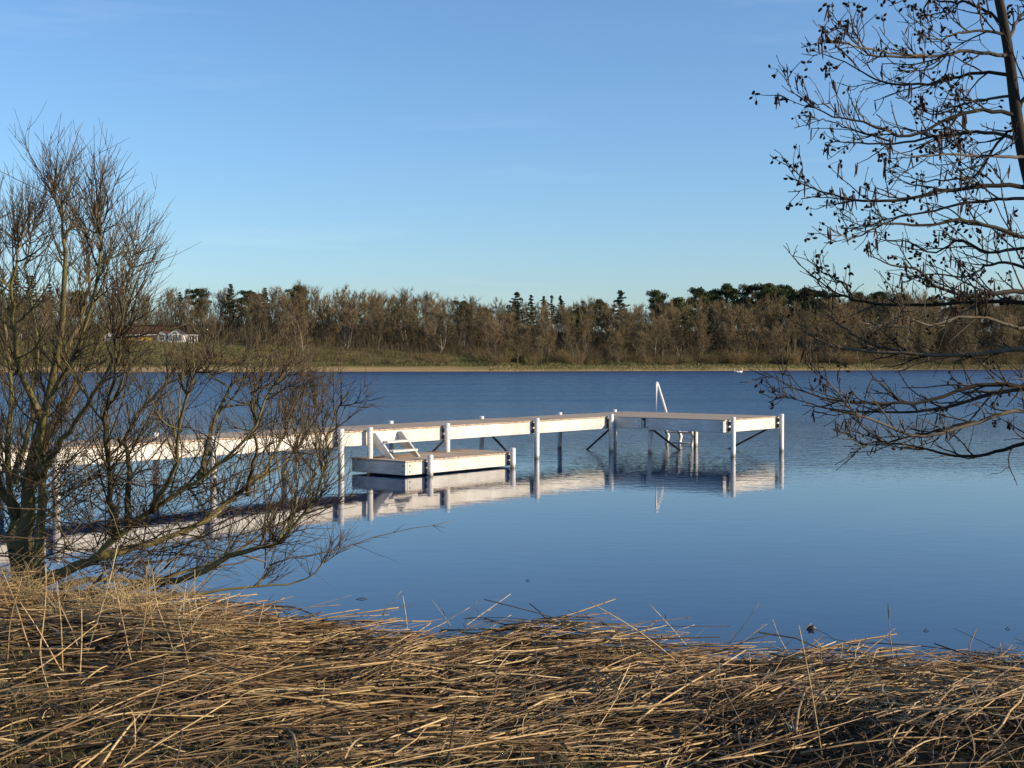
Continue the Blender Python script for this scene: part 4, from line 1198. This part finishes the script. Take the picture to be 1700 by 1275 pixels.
CON = [(335, 475, 'p', 62), (301, 484, 's1', 64), (381, 470, 's0', 60), (413, 480, 'p', 66), (424, 484, 's0', 60), (441, 477, 's0', 62), (495, 472, 'p', 66), (768, 497, 'p', 56), (688, 503, 's1', 66), (800, 508, 'p', 66),
       (857, 483, 's2', 58), (882, 489, 's1', 60), (903, 491, 's3', 66), (918, 488, 's4', 62), (938, 490, 's3', 62), (966, 498, 's4', 70), (962, 508, 'p', 58), (1000, 495, 'p', 66), (1034, 480, 's2', 60), (1104, 477, 'p', 56),
       (1160, 474, 'p', 62), (1186, 480, 'p', 70), (1213, 468, 'p', 62), (1240, 470, 'p', 68), (1268, 474, 'p', 58), (1287, 466, 'p', 62), (1312, 470, 'p', 70), (1346, 475, 'p', 64), (1380, 478, 'p', 58), (1422, 482, 'p', 64),
       (1452, 482, 'p', 70), (1500, 484, 'p', 62), (1540, 489, 'p', 68), (1580, 488, 'p', 62), (1622, 491, 'p', 60), (1664, 492, 'p', 66), (1700, 496, 'p', 62), (1740, 490, 'p', 64), (1178, 512, 's0', 27), (20, 446, 's0', 50),
       (52, 456, 's0', 58), (-20, 452, 's0', 60), (84, 470, 's1', 62), (-70, 460, 'p', 60), (130, 480, 'p', 66), (1330, 495, 'p', 45), (1130, 492, 'p', 50)]
for x, yt, kd, dr in CON:
    X = (x - 850) / F_PX * 345
    for _ in range(4):
        Y = float(shore_y(X)) + dr; X = (x - 850) / F_PX * Y
    ztop = H_CAM + (HOR - yt) / F_PX * Y
    hh = ztop - float(ground_z(X, Y))
    pr_, H = pines[int(rng.integers(0, 3))] if kd == 'p' else spruces[int(kd[1])]
    o = put(pr_, X, Y, hh / H, rng.uniform(0, 6.28), rng.uniform(.85, 1.1) * (H / hh) ** .25)
    o.rotation_euler[0] = rng.normal(0, .035); o.rotation_euler[1] = rng.normal(0, .035)
    if kd == 'p':
        o['label'] = 'dark clumpy-crowned pine ' + ('behind the cottages' if x < 300 else 'among the spruces right of the white summerhouse' if x < 560 else 'standing alone above the low middle of the wood' if x < 850 else 'beside the slim ragged spruces' if x < 1060 else 'in the long row of pines above the brown wood' if x < 1440 else 'behind the branches of the near alder')
    elif kd == 's0':
        o['label'] = 'dark pointed spruce ' + ('behind the willow and the white cabin' if x < 120 else 'low down at the front of the pine wood' if dr < 40 else 'above the bare wood right of the white summerhouse')
    elif kd[:2] in ('s1', 's3', 's4'):
        o['label'] = 'slim ragged spruce ' + ('behind the cottages' if x < 320 else 'above the low middle of the wood' if x < 850 else 'in the thin row on the skyline left of the pines')
    elif kd == 's2':
        o['label'] = 'wide ragged-topped conifer ' + ('left of the row of slim spruces' if x < 900 else 'between the slim spruces and the pines')

# scrub in front of the wood and on the bluff
scrubs = []
for i, (H, W) in enumerate(((3.0, 3.2), (2.2, 3.0), (3.8, 3.4))):
    r_ = link('scrub_bush', scrub_mesh(400 + i, H, W), M_SCRUB)
    tag(r_, ['rounded leafless bush on the slope across the lake', 'low leafless bush on the slope across the lake', 'tall leafless bush on the slope across the lake'][i], 'bush', 'bushes along the foot of the wood')
    scrubs.append(r_)
count = 0
while count < 190:
    X = rng.uniform(-140, 160); e = rng.uniform(9, 34) if X < -10 else rng.uniform(11, 30)
    Y = float(shore_y(X)) + e
    if abs(X) > .40 * Y + 10: continue
    if -100 < X < -66 and e > 22: continue
    i = int(rng.integers(0, 3)) if X > -10 else int(rng.integers(0, 2))
    sc_ = rng.uniform(.6, 1.15) * (.55 if X < -10 else 1.0)
    o = put(scrubs[i], X, Y, sc_, rng.uniform(0, 6.28), rng.uniform(.9, 1.4)); count += 1
    o['label'] = ('rounded', 'low', 'tall')[i] + ' leafless bush ' + ('on the bluff below the cottages' if X < -60 else 'on the grassy slope right of the cottages' if X < -22 else 'on the dark slope in the middle of the far shore' if X < 12 else 'along the shore below the pines' if X < 75 else 'on the far shore behind the near alder')
p = px(345, 566, 312)
put(scrubs[0], float(p[0]), 312, 2.0, .4, .9, 'large round brown bush to the right of the white gabled house')

# rough winter grass on the far bank
def far_grass():
    rng = np.random.default_rng(91)
    n = 60000
    X = rng.uniform(-140, 160, n); e = rng.uniform(1.5, 36, n) * rng.random(n) ** .4; e = np.clip(e, 1.5, 40); Y = shore_y(X) + e
    keep = ~((e < 8.5) & (X < -5)); X, Y, e = X[keep], Y[keep], e[keep]; n = len(X)
    Z = ground_z(X, Y) - .03
    a1 = rng.uniform(0, 3.14, n); h_ = rng.uniform(.15, .55, n) * np.where(e < 9, .6, 1.0); w_ = rng.uniform(.06, .22, n)
    sv = np.stack([np.cos(a1), np.sin(a1) * .5, np.zeros(n)], -1)
    C = np.stack([X, Y, Z], -1); T = C + np.stack([rng.normal(0, .12, n), rng.normal(0, .12, n), h_], -1)
    V = np.stack([C - sv * w_[:, None], C + sv * w_[:, None], T], 1).reshape(-1, 3)
    rn = np.clip(rng.beta(2, 2, n) * .7 + .3 * (e < 8), 0, 1)
    me = mesh_np('shore_grass', V, None, np.arange(n * 3).reshape(-1, 3), {'rnd': np.repeat(rn, 3), 'along': np.zeros(n * 3)})
    tag(link('shore_grass', me, M_GRASS), 'rough yellow winter grass along the far shore', 'grass', kind='stuff')
far_grass()

# ------------------------------------------------------------------ cottages on the bluff
M_YELLOW = simple_noise_mat('yellow_render', (0.66, 0.38, 0.07), (0.76, 0.46, 0.10), 1.5, 0.85, 0.15)
M_WALLW = simple_noise_mat('white_wall', (0.70, 0.68, 0.64), (0.80, 0.78, 0.75), 1.5, 0.8, 0.2)
M_ROOF = simple_noise_mat('red_roof', (0.075, 0.034, 0.024), (0.14, 0.062, 0.042), 3, 0.85, 0.15)
M_ROOFD = simple_noise_mat('dark_roof', (0.05, 0.05, 0.055), (0.08, 0.08, 0.085), 3, 0.8, 0.2)
mg, ng, lg, bg = new_mat('window_glass', 0.05, 0.6); bg.inputs['Base Color'].default_value = (0.02, 0.024, 0.028, 1); M_GLASS = mg

def hbox(name, parent, mat, x0, x1, y0, y1, z0, z1):
    v, f = box_vf(x0, x1, y0, y1, z0, z1)
    return link(name, poly_mesh(name, v, f), mat, parent)

def gable_roof(name, parent, mat, x0, x1, y0, y1, ze, zr, along='x', th=.14, oh=.25):
    """two sloping slabs; the ridge runs along x or y"""
    if along == 'x':
        ym = (y0 + y1) / 2; k = (zr - ze) / (ym - y0)
        prof = [(y0 - oh, ze - oh * k), (ym, zr), (y1 + oh, ze - oh * k), (y1 + oh, ze - oh * k + th), (ym, zr + th), (y0 - oh, ze - oh * k + th)]
        vs_ = [(x0 - oh, y, z) for y, z in prof] + [(x1 + oh, y, z) for y, z in prof]
    else:
        xm = (x0 + x1) / 2; k = (zr - ze) / (xm - x0)
        prof = [(x0 - oh, ze - oh * k), (xm, zr), (x1 + oh, ze - oh * k), (x1 + oh, ze - oh * k + th), (xm, zr + th), (x0 - oh, ze - oh * k + th)]
        vs_ = [(x, y0 - oh, z) for x, z in prof] + [(x, y1 + oh, z) for x, z in prof]
    fs = [(0, 1, 4, 5), (1, 2, 3, 4), (11, 10, 7, 6), (10, 9, 8, 7)] + [(i, i + 6, (i + 1) % 6 + 6, (i + 1) % 6) for i in range(6)]
    return link(name, poly_mesh(name, vs_, fs), mat, parent)

def gable_wall(name, parent, mat, x0, x1, y0, y1, z0, ze, zr):
    """house body with gable ends facing -y and +y"""
    xm = (x0 + x1) / 2
    prof = [(x0, z0), (x1, z0), (x1, ze), (xm, zr), (x0, ze)]
    vs_ = [(x, y0, z) for x, z in prof] + [(x, y1, z) for x, z in prof]
    fs = [tuple(range(5)), tuple(reversed(range(5, 10)))] + [(i, i + 5, (i + 1) % 5 + 5, (i + 1) % 5) for i in range(5)]
    return link(name, poly_mesh(name, vs_, fs), mat, parent)

def window(parent, x0, x1, y, z0, z1, nx=2, nz=2, mat=None):
    f_ = hbox('window', parent, mat or M_WALLW, x0, x1, y - .06, y - .004, z0, z1)
    fw = .07; cw = (x1 - x0 - fw * (nx + 1)) / nx; ch = (z1 - z0 - fw * (nz + 1)) / nz
    for i in range(nx):
        for j in range(nz):
            a = x0 + fw + i * (cw + fw); c = z0 + fw + j * (ch + fw)
            hbox('pane', f_, M_GLASS, a, a + cw, y - .075, y - .062, c, c + ch)
    return f_

YH = 307.0
gzh = float(ground_z(-83.0, YH))
S_ = F_PX / YH
def hx(x): return (x - 850) / S_
def hz(y): return H_CAM + (HOR - y) / S_ - gzh
xo = hx(245)
house = thing('yellow_cottage', 'long low yellow cottage with a red tiled roof on the bluff across the lake', 'house', (xo, YH, gzh))
x0, x1 = hx(212) - xo, hx(262) - xo
hbox('wall', house, M_YELLOW, x0, x1, 0, 6, -1.0, hz(555))
rf = gable_roof('roof', house, M_ROOF, x0, x1 + .5, 0, 6, hz(555), hz(543.5), 'x', .16, .35)
hbox('chimney', rf, M_WALLW, hx(213) - xo, hx(216) - xo, 2.7, 3.3, hz(546), hz(541))
hbox('fascia', house, M_WALLW, x0 - .3, x1 + .3, -.40, -.34, hz(557.2), hz(555.2))
for xx in (225, 254):
    window(house, hx(xx) - xo, hx(xx + 6) - xo, 0, hz(564.5), hz(558.5), 2, 1)
hbox('door', house, M_YELLOW, hx(243) - xo, hx(246.5) - xo, -.05, -.004, -.2, hz(558))
xo2 = hx(270)
h2 = thing('white_annex', 'small white gabled annex beside the yellow cottage across the lake', 'house', (xo2, YH - .35, gzh))
gable_wall('wall', h2, M_WALLW, hx(263) - xo2, hx(277) - xo2, 0, 5, -1.0, hz(554), hz(549.5))
gable_roof('roof', h2, M_ROOF, hx(263) - xo2, hx(277) - xo2, .1, 5, hz(554) + .01, hz(549.5) + .01, 'y', .12, .2)
window(h2, hx(265.5) - xo2, hx(274.5) - xo2, 0, hz(565), hz(555.5), 3, 2)
xo3 = hx(292)
h3 = thing('white_summerhouse', 'white gabled summerhouse with tall gridded windows on the bluff across the lake', 'house', (xo3, YH - .6, gzh))
gable_wall('wall', h3, M_WALLW, hx(280) - xo3, hx(305) - xo3, 0, 5, -1.0, hz(555), hz(547.5))
gable_roof('roof', h3, M_ROOFD, hx(280) - xo3, hx(305) - xo3, .12, 5, hz(555) + .01, hz(547.5) + .01, 'y', .10, .2)
for xa, xb in ((281.5, 287), (288, 296.5), (297.5, 303.5)):
    window(h3, hx(xa) - xo3, hx(xb) - xo3, 0, hz(566), hz(556), 2, 3)
window(h3, hx(288.5) - xo3, hx(296.5) - xo3, 0, hz(554.5), hz(551.5), 2, 1)
xo4 = hx(315)
pg = thing('white_pergola', 'white flat-topped pergola beside the summerhouse across the lake', 'pergola', (xo4, YH - .6, gzh))
for xx in (307, 315, 324.5):
    for yy_ in (0, 2.4): hbox('post', pg, M_WALLW, hx(xx) - xo4 - .07, hx(xx) - xo4 + .07, yy_, yy_ + .14, -.6, hz(557))
for yy_ in (0, 2.4): hbox('beam', pg, M_WALLW, hx(306) - xo4, hx(326) - xo4, yy_ - .02, yy_ + .16, hz(557) + .002, hz(555.4))
xo5 = hx(181)
h5 = thing('cream_cabin', 'small cream gabled cabin half hidden behind the willow across the lake', 'house', (xo5, YH + 1, gzh))
gable_wall('wall', h5, M_WALLW, hx(172) - xo5, hx(192) - xo5, 0, 4, -1.0, hz(557), hz(550.5))
gable_roof('roof', h5, M_ROOF, hx(172) - xo5, hx(192) - xo5, .1, 4, hz(557) + .01, hz(550.5) + .01, 'y', .12, .25)
window(h5, hx(178) - xo5, hx(186) - xo5, 0, hz(565), hz(558.5), 2, 2)
xo6 = hx(14)
YH6 = 300.0
g6 = float(ground_z((14 - 850) / F_PX * YH6, YH6))
h6 = thing('white_cabin', 'low white cabin with a dark roof behind the willow trunks across the lake', 'house', ((14 - 850) / F_PX * YH6, YH6, g6))
hbox('wall', h6, M_WALLW, -1.9, 1.9, 0, 4, -1, 1.7)
gable_roof('roof', h6, M_ROOFD, -1.9, 1.9, 0, 4, 1.7, 2.7, 'x', .12, .3)
window(h6, -1.2, -.2, 0, .5, 1.4, 2, 1); window(h6, .4, 1.4, 0, .5, 1.4, 2, 1)

# ------------------------------------------------------------------ two swans far out
M_SWAN = simple_noise_mat('white_feathers', (0.74, 0.73, 0.70), (0.84, 0.83, 0.81), 12, 0.8, 0.2)
M_BEAK = simple_noise_mat('orange_beak', (0.5, 0.16, 0.03), (0.6, 0.2, 0.04), 12, 0.5, 0.3)
def swan():
    r_ = thing('swan', 'white swan resting on the blue water near the far shore', 'swan', group='swans on the lake')
    tb = Tubes()
    k = np.linspace(0, 1, 12)
    body = np.stack([-.46 + .92 * k, np.zeros(12), .13 + .06 * np.sin(k * 3.14) + .16 * np.clip(.25 - k, 0, 1)], -1)
    tb.add(body, np.array([.02, .09, .15, .19, .215, .22, .21, .19, .16, .125, .085, .03]), 12)
    neck = spline([(.34, 0, .16), (.46, 0, .30), (.42, 0, .50), (.40, 0, .66), (.47, 0, .74), (.56, 0, .70), (.60, 0, .675)], 16)
    tb.add(neck, np.interp(np.linspace(0, 1, 16), [0, .2, .7, .85, .95, 1], [.085, .05, .038, .055, .045, .025]), 10)
    link('body', tb.build('body'), M_SWAN, r_)
    bk = Tubes(); bk.add([(.595, 0, .678), (.64, 0, .66), (.69, 0, .645)], [.022, .018, .006], 6)
    link('beak', bk.build('beak'), M_BEAK, r_)
    return r_
sw0 = swan()
for i, (x, rz) in enumerate(((1223, 2.6), (1229, .4))):
    o = sw0 if i == 0 else copy_tree(sw0)
    Yw = 255.0 + i * 2
    o.location = ((x - 850) / F_PX * Yw, Yw, -.04); o.rotation_euler = (0, 0, rz)
